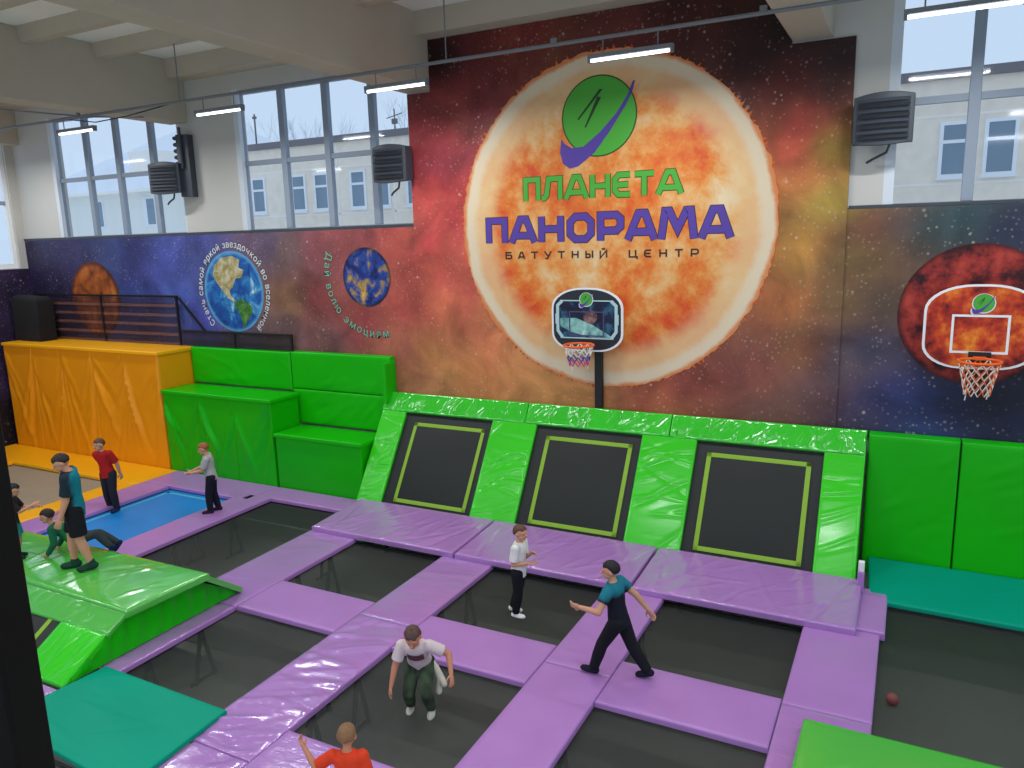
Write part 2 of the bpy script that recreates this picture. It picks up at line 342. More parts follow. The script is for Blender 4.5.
def print_mat(name, stars=1.0, gain=1.02):
    m = bpy.data.materials.new(name); m.use_nodes = True
    nt = m.node_tree; N = nt.nodes; Lk = nt.links; b = N['Principled BSDF']
    b.inputs['Roughness'].default_value = 0.5; b.inputs['Specular IOR Level'].default_value = 0.3
    at = N.new('ShaderNodeAttribute'); at.attribute_name = 'ink'
    tc = N.new('ShaderNodeTexCoord')
    def noise(scale, detail, dist=0.0):
        n = N.new('ShaderNodeTexNoise'); n.inputs['Scale'].default_value = scale; n.inputs['Detail'].default_value = detail; n.inputs['Distortion'].default_value = dist
        n.inputs['Roughness'].default_value = 0.62
        Lk.new(tc.outputs['Object'], n.inputs['Vector']); return n
    cl = noise(0.95, 8, 0.6)
    mr = N.new('ShaderNodeMapRange'); mr.inputs['From Min'].default_value = 0.32; mr.inputs['From Max'].default_value = 0.68
    mr.inputs['To Min'].default_value = 0.62*gain; mr.inputs['To Max'].default_value = 1.42*gain
    Lk.new(cl.outputs['Fac'], mr.inputs['Value'])
    sc_ = N.new('ShaderNodeVectorMath'); sc_.operation = 'SCALE'
    Lk.new(at.outputs['Color'], sc_.inputs[0]); Lk.new(mr.outputs[0], sc_.inputs['Scale'])
    # colour drift between clouds
    hue = N.new('ShaderNodeHueSaturation'); n2 = noise(0.5, 3)
    mr2 = N.new('ShaderNodeMapRange'); mr2.inputs['From Min'].default_value = 0.3; mr2.inputs['From Max'].default_value = 0.7
    mr2.inputs['To Min'].default_value = 0.485; mr2.inputs['To Max'].default_value = 0.515
    Lk.new(n2.outputs['Fac'], mr2.inputs['Value']); Lk.new(mr2.outputs[0], hue.inputs['Hue']); Lk.new(sc_.outputs[0], hue.inputs['Color'])
    hue.inputs['Saturation'].default_value = 0.93
    last = hue.outputs[0]
    pn = noise(1.7, 4); pm = N.new('ShaderNodeMapRange'); pm.inputs['From Min'].default_value = 0.42; pm.inputs['From Max'].default_value = 0.62; pm.inputs['To Min'].default_value = 0.12
    Lk.new(pn.outputs['Fac'], pm.inputs['Value'])
    for scale, rad, bright, keep in ((4.6, 0.16, 0.55, 0.5), (9.5, 0.26, 0.34, 0.55), (15.0, 0.36, 0.2, 0.5), (2.0, 0.085, 0.75, 0.55)):
        v = N.new('ShaderNodeTexVoronoi'); v.inputs['Scale'].default_value = scale; v.inputs['Randomness'].default_value = 1.0
        Lk.new(tc.outputs['Object'], v.inputs['Vector'])
        sm = N.new('ShaderNodeMapRange'); sm.interpolation_type = 'SMOOTHSTEP'
        sm.inputs['From Min'].default_value = rad; sm.inputs['From Max'].default_value = rad*0.25
        sm.inputs['To Min'].default_value = 0; sm.inputs['To Max'].default_value = bright*stars
        Lk.new(v.outputs['Distance'], sm.inputs['Value'])
        sep = N.new('ShaderNodeSeparateColor'); Lk.new(v.outputs['Color'], sep.inputs[0])
        gt = N.new('ShaderNodeMath'); gt.operation = 'GREATER_THAN'; gt.inputs[1].default_value = keep; Lk.new(sep.outputs[0], gt.inputs[0])
        mu = N.new('ShaderNodeMath'); mu.operation = 'MULTIPLY'; Lk.new(sm.outputs[0], mu.inputs[0]); Lk.new(gt.outputs[0], mu.inputs[1])
        m2 = N.new('ShaderNodeMath'); m2.operation = 'MULTIPLY'; Lk.new(mu.outputs[0], m2.inputs[0]); Lk.new(pm.outputs[0], m2.inputs[1])
        mx = N.new('ShaderNodeMix'); mx.data_type = 'RGBA'; mx.inputs[7].default_value = (0.80, 0.64, 0.50, 1)
        Lk.new(m2.outputs[0], mx.inputs[0]); Lk.new(last, mx.inputs[6]); last = mx.outputs[2]
    Lk.new(last, b.inputs['Base Color'])
    return m
M['print'] = print_mat('space_print')

def print_panel(name, rects, y, T=0.02, step=0.14, ink=ink_at):
    """printed sheet made of one or more XZ rectangles facing the hall"""
    vs, fs, cs = [], [], []
    for x0, x1, z0, z1 in rects:
        nx, nz = max(2, int((x1-x0)/step)+1), max(2, int((z1-z0)/step)+1); o = len(vs)
        for x in np.linspace(x0, x1, nx):
            for z in np.linspace(z0, z1, nz): vs.append((x, y, z)); cs.append(ink(x, z))
        fs += [(o+i*nz+j, o+(i+1)*nz+j, o+(i+1)*nz+j+1, o+i*nz+j+1) for i in range(nx-1) for j in range(nz-1)]
        q = len(vs)
        for x, yy, z in [(x0, y, z0), (x1, y, z0), (x1, y, z1), (x0, y, z1), (x0, y+T, z0), (x1, y+T, z0), (x1, y+T, z1), (x0, y+T, z1)]:
            vs.append((x, yy, z)); cs.append(ink(x, z))
        fs += [(q, q+4, q+5, q+1), (q+1, q+5, q+6, q+2), (q+2, q+6, q+7, q+3), (q+3, q+7, q+4, q)]
    me = bpy.data.meshes.new(name); me.from_pydata(vs, [], fs); me.materials.append(M['print'])
    a = me.color_attributes.new('ink', 'FLOAT_COLOR', 'POINT')
    a.data.foreach_set('color', np.hstack([np.array(cs), np.ones((len(cs), 1))]).astype(np.float32).ravel())
    o = bpy.data.objects.new(name, me); col.objects.link(o); return o

mural_w = tag(print_panel('space_mural', [(-18.84, -5.96, 1.9, SILL-0.03)], -0.024), 'long blue to red starry print under two windows with three planets', 'mural')
mural_c = tag(print_panel('sun_mural', [(-5.96, 1.93, 1.95, 7.92), (-5.44, 1.04, 7.92, 8.83)], -0.05, 0.045), 'tall red and orange wall print with a huge glowing sun and trampoline centre lettering', 'mural')
mural_e = tag(print_panel('space_mural', [(1.931, XR, 1.95, SILL-0.01)], -0.024), 'dark blue starry wall print with a red planet behind the hoop above the teal mat', 'mural')
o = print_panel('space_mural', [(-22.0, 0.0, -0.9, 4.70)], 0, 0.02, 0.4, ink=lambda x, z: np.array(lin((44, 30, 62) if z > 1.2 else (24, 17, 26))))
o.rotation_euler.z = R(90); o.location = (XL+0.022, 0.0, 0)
tag(o, 'dark violet starry print on the side wall beside the orange block', 'mural')

def planet_mat(name, stops, scale, detail=7, dist=0.4, limb=0.0, R0=1.0, limb_rgb=(20, 10, 10), rim=None, warp=1.0, rough=0.62):
    """blotchy planet print: noise through a colour ramp, optional darker or brighter rim (part of the picture)"""
    m = bpy.data.materials.new(name); m.use_nodes = True
    nt = m.node_tree; N = nt.nodes; Lk = nt.links; b = N['Principled BSDF']
    b.inputs['Roughness'].default_value = 0.5; b.inputs['Specular IOR Level'].default_value = 0.3
    tc = N.new('ShaderNodeTexCoord'); n = N.new('ShaderNodeTexNoise')
    n.inputs['Scale'].default_value = scale; n.inputs['Detail'].default_value = detail; n.inputs['Distortion'].default_value = dist; n.inputs['Roughness'].default_value = rough
    Lk.new(tc.outputs['Object'], n.inputs['Vector'])
    rp = N.new('ShaderNodeValToRGB'); e = rp.color_ramp.elements
    while len(e) < len(stops): e.new(0.5)
    for k, (p, c) in zip(e, stops): k.position = p; k.color = (*lin(c), 1)
    Lk.new(n.outputs['Fac'], rp.inputs[0]); last = rp.outputs[0]
    ln = N.new('ShaderNodeVectorMath'); ln.operation = 'LENGTH'; Lk.new(tc.outputs['Object'], ln.inputs[0])
    if rim:
        for r0, r1, amt, c in rim:
            ad = N.new('ShaderNodeMath'); ad.operation = 'MULTIPLY_ADD'; ad.inputs[1].default_value = 0.22*R0*warp
            Lk.new(n.outputs['Fac'], ad.inputs[0]); Lk.new(ln.outputs['Value'], ad.inputs[2])
            mr = N.new('ShaderNodeMapRange'); mr.interpolation_type = 'SMOOTHSTEP'
            mr.inputs['From Min'].default_value = R0*(r0+0.11*warp); mr.inputs['From Max'].default_value = R0*(r1+0.11*warp); mr.inputs['To Max'].default_value = amt
            Lk.new(ad.outputs[0], mr.inputs['Value'])
            mx = N.new('ShaderNodeMix'); mx.data_type = 'RGBA'; mx.inputs[7].default_value = (*lin(c), 1)
            Lk.new(mr.outputs[0], mx.inputs[0]); Lk.new(last, mx.inputs[6]); last = mx.outputs[2]
    Lk.new(last, b.inputs['Base Color'])
    return m
def disc(name, c, r, y, m, parent, rx=1.0, spikes=0, n=96):
    rnd = random.Random(int(r*100)); pts = []
    for k in range(n):
        t = 2*math.pi*k/n; q = r*(1+(rnd.uniform(-0.004, 0.012) if spikes else 0))
        pts.append((q*rx*math.cos(t), q*math.sin(t)))
    o = MB().prism(pts, -0.004, 0.004).build(name, m, parent, smooth=False); o.location = (c[0], y, c[1]); return o

M['sun'] = planet_mat('sun_print', [(0.30, (190, 48, 26)), (0.40, (214, 84, 34)), (0.48, (220, 124, 50)), (0.56, (224, 164, 96)), (0.68, (226, 204, 166))], 0.8, 10, 0.15,
                      rim=[(0.70, 0.86, 0.75, (226, 190, 140)), (0.88, 0.94, 0.8, (222, 208, 180)), (0.97, 1.0, 0.9, (214, 120, 54))], R0=2.86, warp=0.45, rough=0.7)
sun = disc('sun', (-1.93, 5.36), 2.86, -0.054, M['sun'], mural_c, spikes=1, n=220)
M['corona'] = planet_mat('corona_print', [(0.3, (170, 52, 26)), (0.5, (206, 88, 34)), (0.7, (216, 120, 50))], 1.6, 8)
rnd = random.Random(4); ring = []
for k in range(170):                                   # little flames licking out of the sun's edge
    t = 2*math.pi*k/170
    for q, e in ((2.85, -.012), (2.86+rnd.uniform(0.015, 0.085), rnd.uniform(-0.012, 0.012)), (2.85, .012)): ring.append((q*math.cos(t+e), q*math.sin(t+e)))
fl_ = MB().add([(0, 0, 0)]+[(p, 0, q) for p, q in ring], [(0, i+1, (i+1) % len(ring)+1) for i in range(len(ring))])
o = fl_.build('flames', M['corona'], mural_c, smooth=False, fix=False); o.location = (-1.93, -0.0525, 5.36)

M['rust'] = planet_mat('rust_planet_print', [(0.32, (66, 34, 26)), (0.45, (132, 66, 28)), (0.56, (168, 88, 34)), (0.7, (200, 122, 60))], 2.2, 8, rim=[(0.86, 1.0, 0.8, (60, 30, 30))], R0=0.95, warp=0.2)
disc('orange_planet', (-16.1, 3.88), 0.98, -0.028, M['rust'], mural_w)
M['mars'] = planet_mat('red_planet_print', [(0.38, (44, 14, 18)), (0.45, (96, 26, 28)), (0.52, (146, 42, 36)), (0.64, (180, 64, 50))], 3.0, 9, 0.1, rim=[(0.9, 1.0, 0.75, (36, 10, 16))], R0=1.02, warp=0.2)
disc('red_planet', (3.72, 3.90), 1.02, -0.028, M['mars'], mural_e)
M['ocean'] = planet_mat('ocean_print', [(0.32, (18, 50, 120)), (0.5, (32, 92, 165)), (0.6, (60, 140, 190)), (0.72, (200, 222, 226))], 2.6, 8, 0.8, rim=[(0.88, 1.0, 0.7, (110, 180, 215))], R0=0.93, warp=0.2)
M['land'] = planet_mat('land_print', [(0.35, (120, 120, 70)), (0.5, (176, 160, 112)), (0.65, (206, 200, 172))], 5, 7)
M['jungle'] = planet_mat('jungle_print', [(0.35, (40, 90, 40)), (0.55, (78, 132, 60)), (0.7, (150, 150, 90))], 6, 7)
earth = disc('blue_planet', (-11.08, 4.12), 0.93, -0.028, M['ocean'], mural_w)
lm = MB()
lm.prism([(-0.55, 0.60), (-0.30, 0.78), (0.05, 0.82), (0.28, 0.72), (0.22, 0.55), (0.38, 0.50), (0.30, 0.32), (0.10, 0.30), (0.00, 0.12), (-0.12, 0.02), (-0.10, -0.10), (-0.02, -0.15), (0.06, -0.22), (0.02, -0.24), (-0.18, -0.16), (-0.34, 0.02), (-0.50, 0.20), (-0.62, 0.36)], -0.003, 0.003)
o = lm.build('northern_continent', M['land'], earth, smooth=False); o.location.y = -0.006
lm = MB().prism([(0.04, -0.22), (0.22, -0.16), (0.42, -0.24), (0.56, -0.36), (0.52, -0.52), (0.40, -0.62), (0.30, -0.78), (0.22, -0.84), (0.20, -0.66), (0.10, -0.46), (0.00, -0.34)], -0.003, 0.003)
o = lm.build('southern_continent', M['jungle'], earth, smooth=False); o.location.y = -0.006
M['night'] = planet_mat('night_planet_print', [(0.36, (20, 22, 44)), (0.45, (30, 46, 116)), (0.52, (44, 74, 150)), (0.57, (150, 120, 74)), (0.68, (222, 176, 96))], 2.4, 8, rim=[(0.86, 1.0, 0.8, (30, 22, 40))], R0=0.61, warp=0.2)
disc('night_planet', (-7.22, 4.45), 0.61, -0.028, M['night'], mural_w)

# --- lettering
def text_mesh(body, size, bold=0.0, space=1.0):
    cu = bpy.data.curves.new('lettering', 'FONT'); cu.body = body; cu.size = size; cu.offset = bold; cu.extrude = 0.003
    cu.space_character = space; cu.resolution_u = 3; cu.align_x = 'CENTER'; cu.align_y = 'BOTTOM_BASELINE'
    o = bpy.data.objects.new('lettering', cu); col.objects.link(o)
    dg = bpy.context.evaluated_depsgraph_get(); dg.update()
    me = bpy.data.meshes.new_from_object(o.evaluated_get(dg))
    bpy.data.objects.remove(o); bpy.data.curves.remove(cu)
    return me
def put_text(mb, body, size, x, z, rot=0.0, mi=0, bold=0.0, dy=0.0, xs=1.0, space=1.0):
    me = text_mesh(body, size, bold, space)
    c, s = math.cos(rot), math.sin(rot); vs = []
    for v in me.vertices:
        px, pz = v.co.x*xs, v.co.y; vs.append((x+px*c-pz*s, dy-v.co.z, z+px*s+pz*c))
    mb.add(vs, [tuple(p.vertices) for p in me.polygons], mi); bpy.data.meshes.remove(me)
def arc_text(body, cx, cz, r, a0, a1, size, inward, mats, parent, y):
    """letters along an arc; inward: their tops point to the centre"""
    wd = {'м': 1.25, 'ю': 1.3, 'ш': 1.2, ' ': 0.62, 'й': 1.0, 'я': .95, 'Д': 1.25, 'С': 1.1, 'в': .9, 'з': .85, 'с': .85, 'е': .9, 'ь': .9}
    ws = [wd.get(ch, 1.0) for ch in body]; tot = sum(ws); acc = 0
    for ch, w in zip(body, ws):
        a = a0 + (a1-a0)*(acc + w/2)/tot; acc += w
        if ch == ' ': continue
        rot = a + math.pi/2 if inward else a - math.pi/2
        mb = MB()
        for mi, bold, dy in ((1, 0.010, 0.002), (0, 0.0012, 0.0)):
            put_text(mb, ch, size, cx + r*math.cos(a), cz + r*math.sin(a), rot, mi, bold, dy)
        o = mb.build('letter', mats, parent, smooth=False, fix=False); o.location.y = y
arc_text('Стань самой яркой звездочкой во вселенной', -11.08, 4.12, 1.01, R(227), R(-53), 0.21, False, [M['ink_white'], M['ink_shadow']], mural_w, -0.026)
arc_text('Дай волю эмоциям', -7.02, 4.50, 1.31, R(157), R(285), 0.235, True, [M['ink_mint'], M['ink_shadow']], mural_w, -0.026)

_lift = [0]
def stroke(mb, pts, t, y0, y1, mi, closed=False):
    """flat stroke of width t with mitred corners"""
    P = [Vector(p) for p in pts]; n = len(P); Lf, Rg = [], []
    for i in range(n):
        a = P[i-1] if (closed or i > 0) else None; b = P[(i+1) % n] if (closed or i < n-1) else None
        d1 = (P[i]-a).normalized() if a is not None else None; d2 = (b-P[i]).normalized() if b is not None else None
        d1 = d1 or d2; d2 = d2 or d1
        n1, n2 = Vector((-d1.y, d1.x)), Vector((-d2.y, d2.x)); m = (n1+n2)
        m = m.normalized() if m.length > 1e-4 else n1
        k = min(1/max(m.dot(n1), 0.35), 2.2)*t/2
        Lf.append(P[i]+m*k); Rg.append(P[i]-m*k)
    for i in range(n if closed else n-1):
        j = (i+1) % n
        mb.prism([tuple(Rg[i]), tuple(Rg[j]), tuple(Lf[j]), tuple(Lf[i])], y0-0.00013*(i+_lift[0]), y1, mi)
    _lift[0] = (_lift[0]+3) % 11
GL = {  # strokes in a 1 x 1 cell
 'П': [[(.1, 0), (.1, .92), (.9, .92), (.9, 0)]], 'Л': [[(-.06, .09), (.08, .10), (.18, .22), (.30, .92), (.9, .92), (.9, 0)]],
 'А': [[(.02, 0), (.40, .93), (.64, .93), (.98, 0)], [(.2, .28), (.85, .28)]], 'Н': [[(.1, 0), (.1, 1)], [(.9, 0), (.9, 1)], [(.1, .5), (.9, .5)]],
 'Е': [[(.95, .92), (.3, .92), (.1, .75), (.1, .25), (.3, .08), (.95, .08)], [(.1, .5), (.85, .5)]], 'Т': [[(0, .92), (1, .92)], [(.5, .92), (.5, 0)]],
 'О': [[(.3, .08), (.7, .08), (.9, .28), (.9, .72), (.7, .92), (.3, .92), (.1, .72), (.1, .28)]], 'Р': [[(.1, 0), (.1, .92), (.75, .92), (.92, .78), (.92, .5), (.75, .36), (.1, .36)]],
 'М': [[(.03, 0), (.14, .95), (.26, .95), (.5, .34), (.74, .95), (.86, .95), (.97, 0)]]}
def big_word(word, x0, x1, z0, h0, h1, widths, m_face, m_edge, parent, y, t):
    gap = 0.17; tot = sum(widths)+gap*(len(word)-1); u = (x1-x0)/tot; x = x0
    for ch, w in zip(word, widths):
        mb = MB()
        for st in GL[ch]:
            f = (x+w*u/2-x0)/(x1-x0); h = h0+(h1-h0)*f
            pts = [(x + p*w*u, z0 + q*h) for p, q in st]; cl = ch == 'О'
            stroke(mb, pts, t+0.026, 0.0, 0.003, 1, cl); stroke(mb, pts, t, -0.004, 0.001, 0, cl)
        x += (w+gap)*u
        o = mb.build('letter', [m_face, m_edge], parent, smooth=False, fix=True); o.location.y = y
big_word('ПЛАНЕТА', -3.50, -0.60, 5.82, 0.40, 0.38, [.85, 1.0, 1.1, .95, .85, .9, 1.1], M['logo_green'], M['logo_dark'], mural_c, -0.060, 0.088)
big_word('ПАНОРАМА', -4.30, 0.22, 5.08, 0.44, 0.50, [.85, 1.0, .95, 1.0, .9, 1.0, 1.2, 1.0], M['logo_purple'], M['ink_dark'], mural_c, -0.060, 0.118)
GL.update({'Б': [[(.95, .93), (.1, .93), (.1, .07), (.8, .07), (.95, .18), (.95, .45), (.8, .55), (.1, .55)]], 'У': [[(.0, 1), (.5, .36)], [(1, 1), (.42, 0), (.1, .02)]],
    'Ы': [[(.06, 1), (.06, .07), (.5, .07), (.62, .18), (.62, .42), (.5, .54), (.06, .54)], [(.97, 0), (.97, 1)]], 'Й': [[(.06, 1), (.06, 0), (.94, 1), (.94, 0)], [(.3, 1.3), (.4, 1.18), (.6, 1.18), (.7, 1.3)]],
    'Ц': [[(.06, 1), (.06, .07), (.88, .07), (.88, 1)], [(.88, .07), (1.08, .07), (1.08, -.2)]]})
x = -3.92
for ch in 'БАТУТНЫЙ ЦЕНТР':                             # wide spaced thin caption
    if ch != ' ':
        mb = MB()
        for st in GL[ch]: stroke(mb, [(x+p*0.135, 4.785+q*0.128) for p, q in st], 0.027, -0.003, 0.001, 0)
        o = mb.build('letter', M['ink_dark'], mural_c, smooth=False); o.location.y = -0.060
    x += 0.268

SWOOSH = [(-0.693, -0.32), (-0.642, -0.407), (-0.498, -0.492), (-0.282, -0.48), (0.023, -0.264), (0.319, 0.021), (0.512, 0.287), (0.607, 0.501), (0.644, 0.51), (0.597, 0.343), (0.488, 0.137), (0.221, -0.236), (-0.08, -0.596), (-0.388, -0.804), (-0.544, -0.831), (-0.673, -0.739), (-0.723, -0.549)]
def logo(cx, cz, s, y, parent, halo=None):
    ell = [(0.66*math.cos(2*math.pi*k/48), 0.645*math.sin(2*math.pi*k/48)) for k in range(48)]
    def sh(name, poly, m, dy, g=1.0):
        o = MB().prism([(p*s*g, q*s*g) for p, q in poly], -0.0012, 0.0012).build(name, m, parent, smooth=False); o.location = (cx, y-dy, cz); return o
    if halo: sh('logo_halo', [(p*1.16, q*1.14-.03) for p, q in ell], halo, -0.001); sh('logo_halo', [(p*1.12-0.02, q*1.06-.03) for p, q in SWOOSH], halo, -0.0008)
    sh('logo_outline', ell, M['logo_dark'], 0.001, 1.035); sh('logo_globe', ell, M['logo_green'], 0.003)
    for st in ([(0.017, 0.435), (-0.389, -0.017), (-0.368, -0.037), (0.076, 0.428)], [(-0.023, 0.32), (-0.258, -0.159), (-0.238, -0.175), (0.046, 0.299)]):
        sh('logo_stripe', st, M['logo_dark'], 0.005)
    sh('logo_ring', SWOOSH, M['logo_purple'], 0.006)
logo(-2.05, 7.17, 1.0, -0.058, mural_c)

# ------------------------------------------------------------------ trampolines: bed, rim, legs
def trampoline(x0, x1, y0, y1, bedm, label, z=-0.1, tape=None, legs=True):
    root = thing('trampoline', ((x0+x1)/2, (y0+y1)/2, -0.95), label, 'trampoline', 'trampolines sunk in the padded deck')
    cx, cy = (x0+x1)/2, (y0+y1)/2; hx, hy = (x1-x0)/2, (y1-y0)/2
    b = MB(); e = 0.12
    b.box(-hx-e, hx+e, -hy-e, hy+e, 0.95+z-0.008, 0.95+z); b.build('bed', bedm, root, smooth=False)
    if tape:
        t = MB(); w = 0.07; i = 0.10
        for q in ((-hx+i, hx-i, -hy+i, -hy+i+w), (-hx+i, hx-i, hy-i-w, hy-i), (-hx+i, -hx+i+w, -hy+i, hy-i), (hx-i-w, hx-i, -hy+i, hy-i)): t.box(*q, 0.95+z, 0.95+z+0.004)
        t.build('tape', tape, root, smooth=False)
    r = MB(); q = 0.16; zr = 0.95+z-0.05
    r.tube([(-hx-q, -hy-q, zr), (hx+q, -hy-q, zr), (hx+q, hy+q, zr), (-hx-q, hy+q, zr)], 0.035, 8, closed=True); r.build('rim', M['steel'], root)
    if legs:
        for sx in (-1, 1):
            for sy in (-1, 1):
                g = MB(); x, y = sx*(hx+q), sy*(hy*0.45)
                g.tube([(x, y, zr), (x, y-0.17, 0.02)], 0.03, 8).tube([(x, y, zr), (x, y+0.17, 0.02)], 0.03, 8).bar((x-0.06, y-0.22, 0.01), (x-0.06, y+0.22, 0.01), 0.05, 0.02)
                g.build('leg', M['steel'], root)
    return root
trampoline(-8.71, -6.69, -4.95, -1.78, M['bed'], 'long black mesh trampoline next to the blue one, below the seat box')
trampoline(-5.64, -3.82, -4.64, -2.85, M['bed'], 'empty black mesh trampoline before the first tilted wall panel')
trampoline(-2.86, -0.92, -4.64, -2.85, M['bed'], 'black mesh trampoline with the boy in white trainers standing on it')
trampoline(-0.04, 1.86, -4.64, -2.85, M['bed'], 'black mesh trampoline before the third tilted panel, behind the walking boy')
trampoline(-5.64, -3.82, -7.5, -5.58, M['bed'], 'black mesh trampoline partly covered by the teal landing mat')
trampoline(-5.64, -3.82, -11.5, -8.95, M['bed'], 'dark mesh trampoline added for the shadow below the teal mat beside the dark post')  # added bed, its black mesh stands in for the dark gap here
trampoline(-2.86, -0.92, -7.45, -5.58, M['bed'], 'black mesh trampoline under the stooping child in camouflage trousers')
trampoline(-0.04, 1.86, -7.6, -5.58, M['bed'], 'black mesh trampoline beside the light green foam block, before the walking boy')
trampoline(2.86, 7.2, -6.9, -1.45, M['bed'], 'large black mesh trampoline below the red planet hoop')
trampoline(-11.45, -9.52, -6.2, -2.05, M['bed_blue'], 'bright blue trampoline with a pale border tape where the red shirted boy stands', tape=M['bed_blue_edge'])
trampoline(-16.9, -12.85, -4.3, -2.25, M['bed_grey'], 'beige grey trampoline framed by yellow pads before the orange block')

# ------------------------------------------------------------------ deck pads, each one can be lifted off
def pad(x0, x1, y0, y1, label, shiny=False, n=10, ang=None, seed=1, m=None, T=0.075, z=0.0, group='purple deck pads', name='deck_pad', amp=(0.003, 0.008), step=0.05, r=0.025):
    Lu, Lv = x1-x0, y1-y0
    a = (90 if Lu > Lv else 8) if ang is None else ang
    fl = folds(Lu, Lv, n, seed, a, 14, (0.35, 0.8), (0.015, 0.04), amp)
    o = slab(name, flat(x0, x1, y0, y1, z), T, m or (M['purple_shiny'] if shiny else M['purple']), step=step, fl=fl, r=r)
    for v in o.data.vertices: v.co -= Vector((x0, y0, z-T))
    o.location = (x0, y0, z-T)
    return tag(o, label, 'pad', group)
g_ = 0.006
pad(-6.69, -5.64-g_, -5.6, -2.80, 'purple pad beside the long black trampoline, ending at the green platform tip', True, 16, seed=2)
pad(-6.0, -5.64-g_, -7.5, -5.61, 'narrow shiny purple pad running along the foot of the green platform side', True, 14, seed=3)
pad(-3.82, -2.86-g_, -5.02, -2.80, 'purple pad between the empty trampoline and the one with the boy in white trainers', True, 12, seed=4)
pad(-3.82, -2.86-g_, -8.02, -5.03, 'very crinkled purple pad beside the stooping child, running down to the teal mat', True, 60, ang=25, seed=5, amp=(0.008, 0.02))
pad(-3.66, -2.86-g_, -10.0, -8.03, 'crinkled purple pad end beside the teal mat corner and the raised hand', True, 30, ang=40, seed=6, amp=(0.006, 0.014))
pad(-0.92+g_, -0.04-g_, -5.05, -2.80, 'smooth purple pad behind the walking boy, between two square trampolines', False, 4, seed=7)
pad(-0.92+g_, -0.04-g_, -9.0, -5.06, 'purple pad before the front foot of the walking boy', False, 9, ang=55, seed=8)
pad(-5.64, -3.82-g_, -5.58, -4.64, 'wide purple cross pad between the empty trampoline and the one with the teal mat', False, 3, seed=9)
pad(-2.86, -0.92, -5.58, -4.64, 'purple cross pad between the boy in white trainers and the stooping child', False, 3, seed=10)
pad(-0.04, 1.86-g_, -5.58, -4.64, 'purple cross pad under the rear foot of the walking boy', False, 3, seed=11)
pad(1.86, 2.78, -4.72, -1.9, 'broad purple pad beside the large dark trampoline, below the raised pad end', False, 5, ang=5, seed=12)
pad(1.86, 2.78, -7.6, -4.73, 'crinkled purple pad running under the light green foam block', True, 18, ang=12, seed=13)
pad(2.46, 2.84, -2.70, -1.40, 'short purple end pad beside the teal mat and the white capped post', False, 4, ang=10, seed=14, z=0.04, T=0.11)
pad(-2.86, -0.92-g_, -10.0, -7.45, 'pale crinkled purple pad behind the child in the orange red shirt', True, 34, ang=60, seed=15, amp=(0.006, 0.015))
pad(-9.5, -8.71, -5.6, -1.77, 'purple pad under the boy in pale grey shirt beside the blue trampoline', False, 6, seed=16)
pad(-12.25, -9.1, -2.04, -1.14, 'purple pad behind the blue trampoline at the foot of the green box', False, 5, seed=17)
pad(-9.09, -6.62, -1.77, -1.14, 'purple pad at the foot of the low green seat box', False, 5, seed=18)
pad(-12.25, -11.45, -6.6, -2.05, 'purple pad between the blue trampoline and the yellow pads', False, 6, seed=19)
Y = dict(m=M['yellow'], group='yellow deck pads', n=5)
pad(-18.7, -12.27, -2.25, -1.14, 'yellow pad at the foot of the orange block', seed=20, **Y)
pad(-12.85, -12.27, -6.0, -2.26, 'yellow pad between the beige grey trampoline and the purple strip', seed=21, **Y)
pad(-18.7, -16.9, -6.0, -2.26, 'yellow pad at the far end of the beige grey trampoline beside the side wall', seed=22, **Y)
pad(-16.89, -12.86, -6.0, -4.3, 'yellow pad on the near edge of the beige grey trampoline', seed=23, **Y)

# raised pads at the foot of the tilted trampolines
for i, (x0, x1, lb) in enumerate(((-6.62, -3.60, 'raised shiny purple pad under the first tilted panel beside the seat box'),
                                  (-3.56, -0.56, 'raised shiny purple pad under the middle tilted panel behind the boy in white trainers'),
                                  (-0.52, 2.50, 'raised shiny purple pad under the last tilted panel, ending at the white capped post'))):
    fl = folds(x1-x0, 1.3, 34, 30+i, 60, 25, (0.3, 0.8), (0.012, 0.03), (0.007, 0.018))
    w = x1-x0; fl += [(0.28, 0.65, R(100), 2.2, 0.03, -0.025), (w-0.35, 0.6, R(70), 2.0, 0.03, -0.02)]
    o = slab('raised_pad', ((x0, -2.86, 0.10), (x1, -2.86, 0.10), (x1, -1.42, 0.17), (x0, -1.42, 0.17)), 0.10, M['purple_shiny'], fl=fl, step=0.035, r=0.03)
    tag(o, lb, 'pad', 'raised purple pads along the tilted panels')

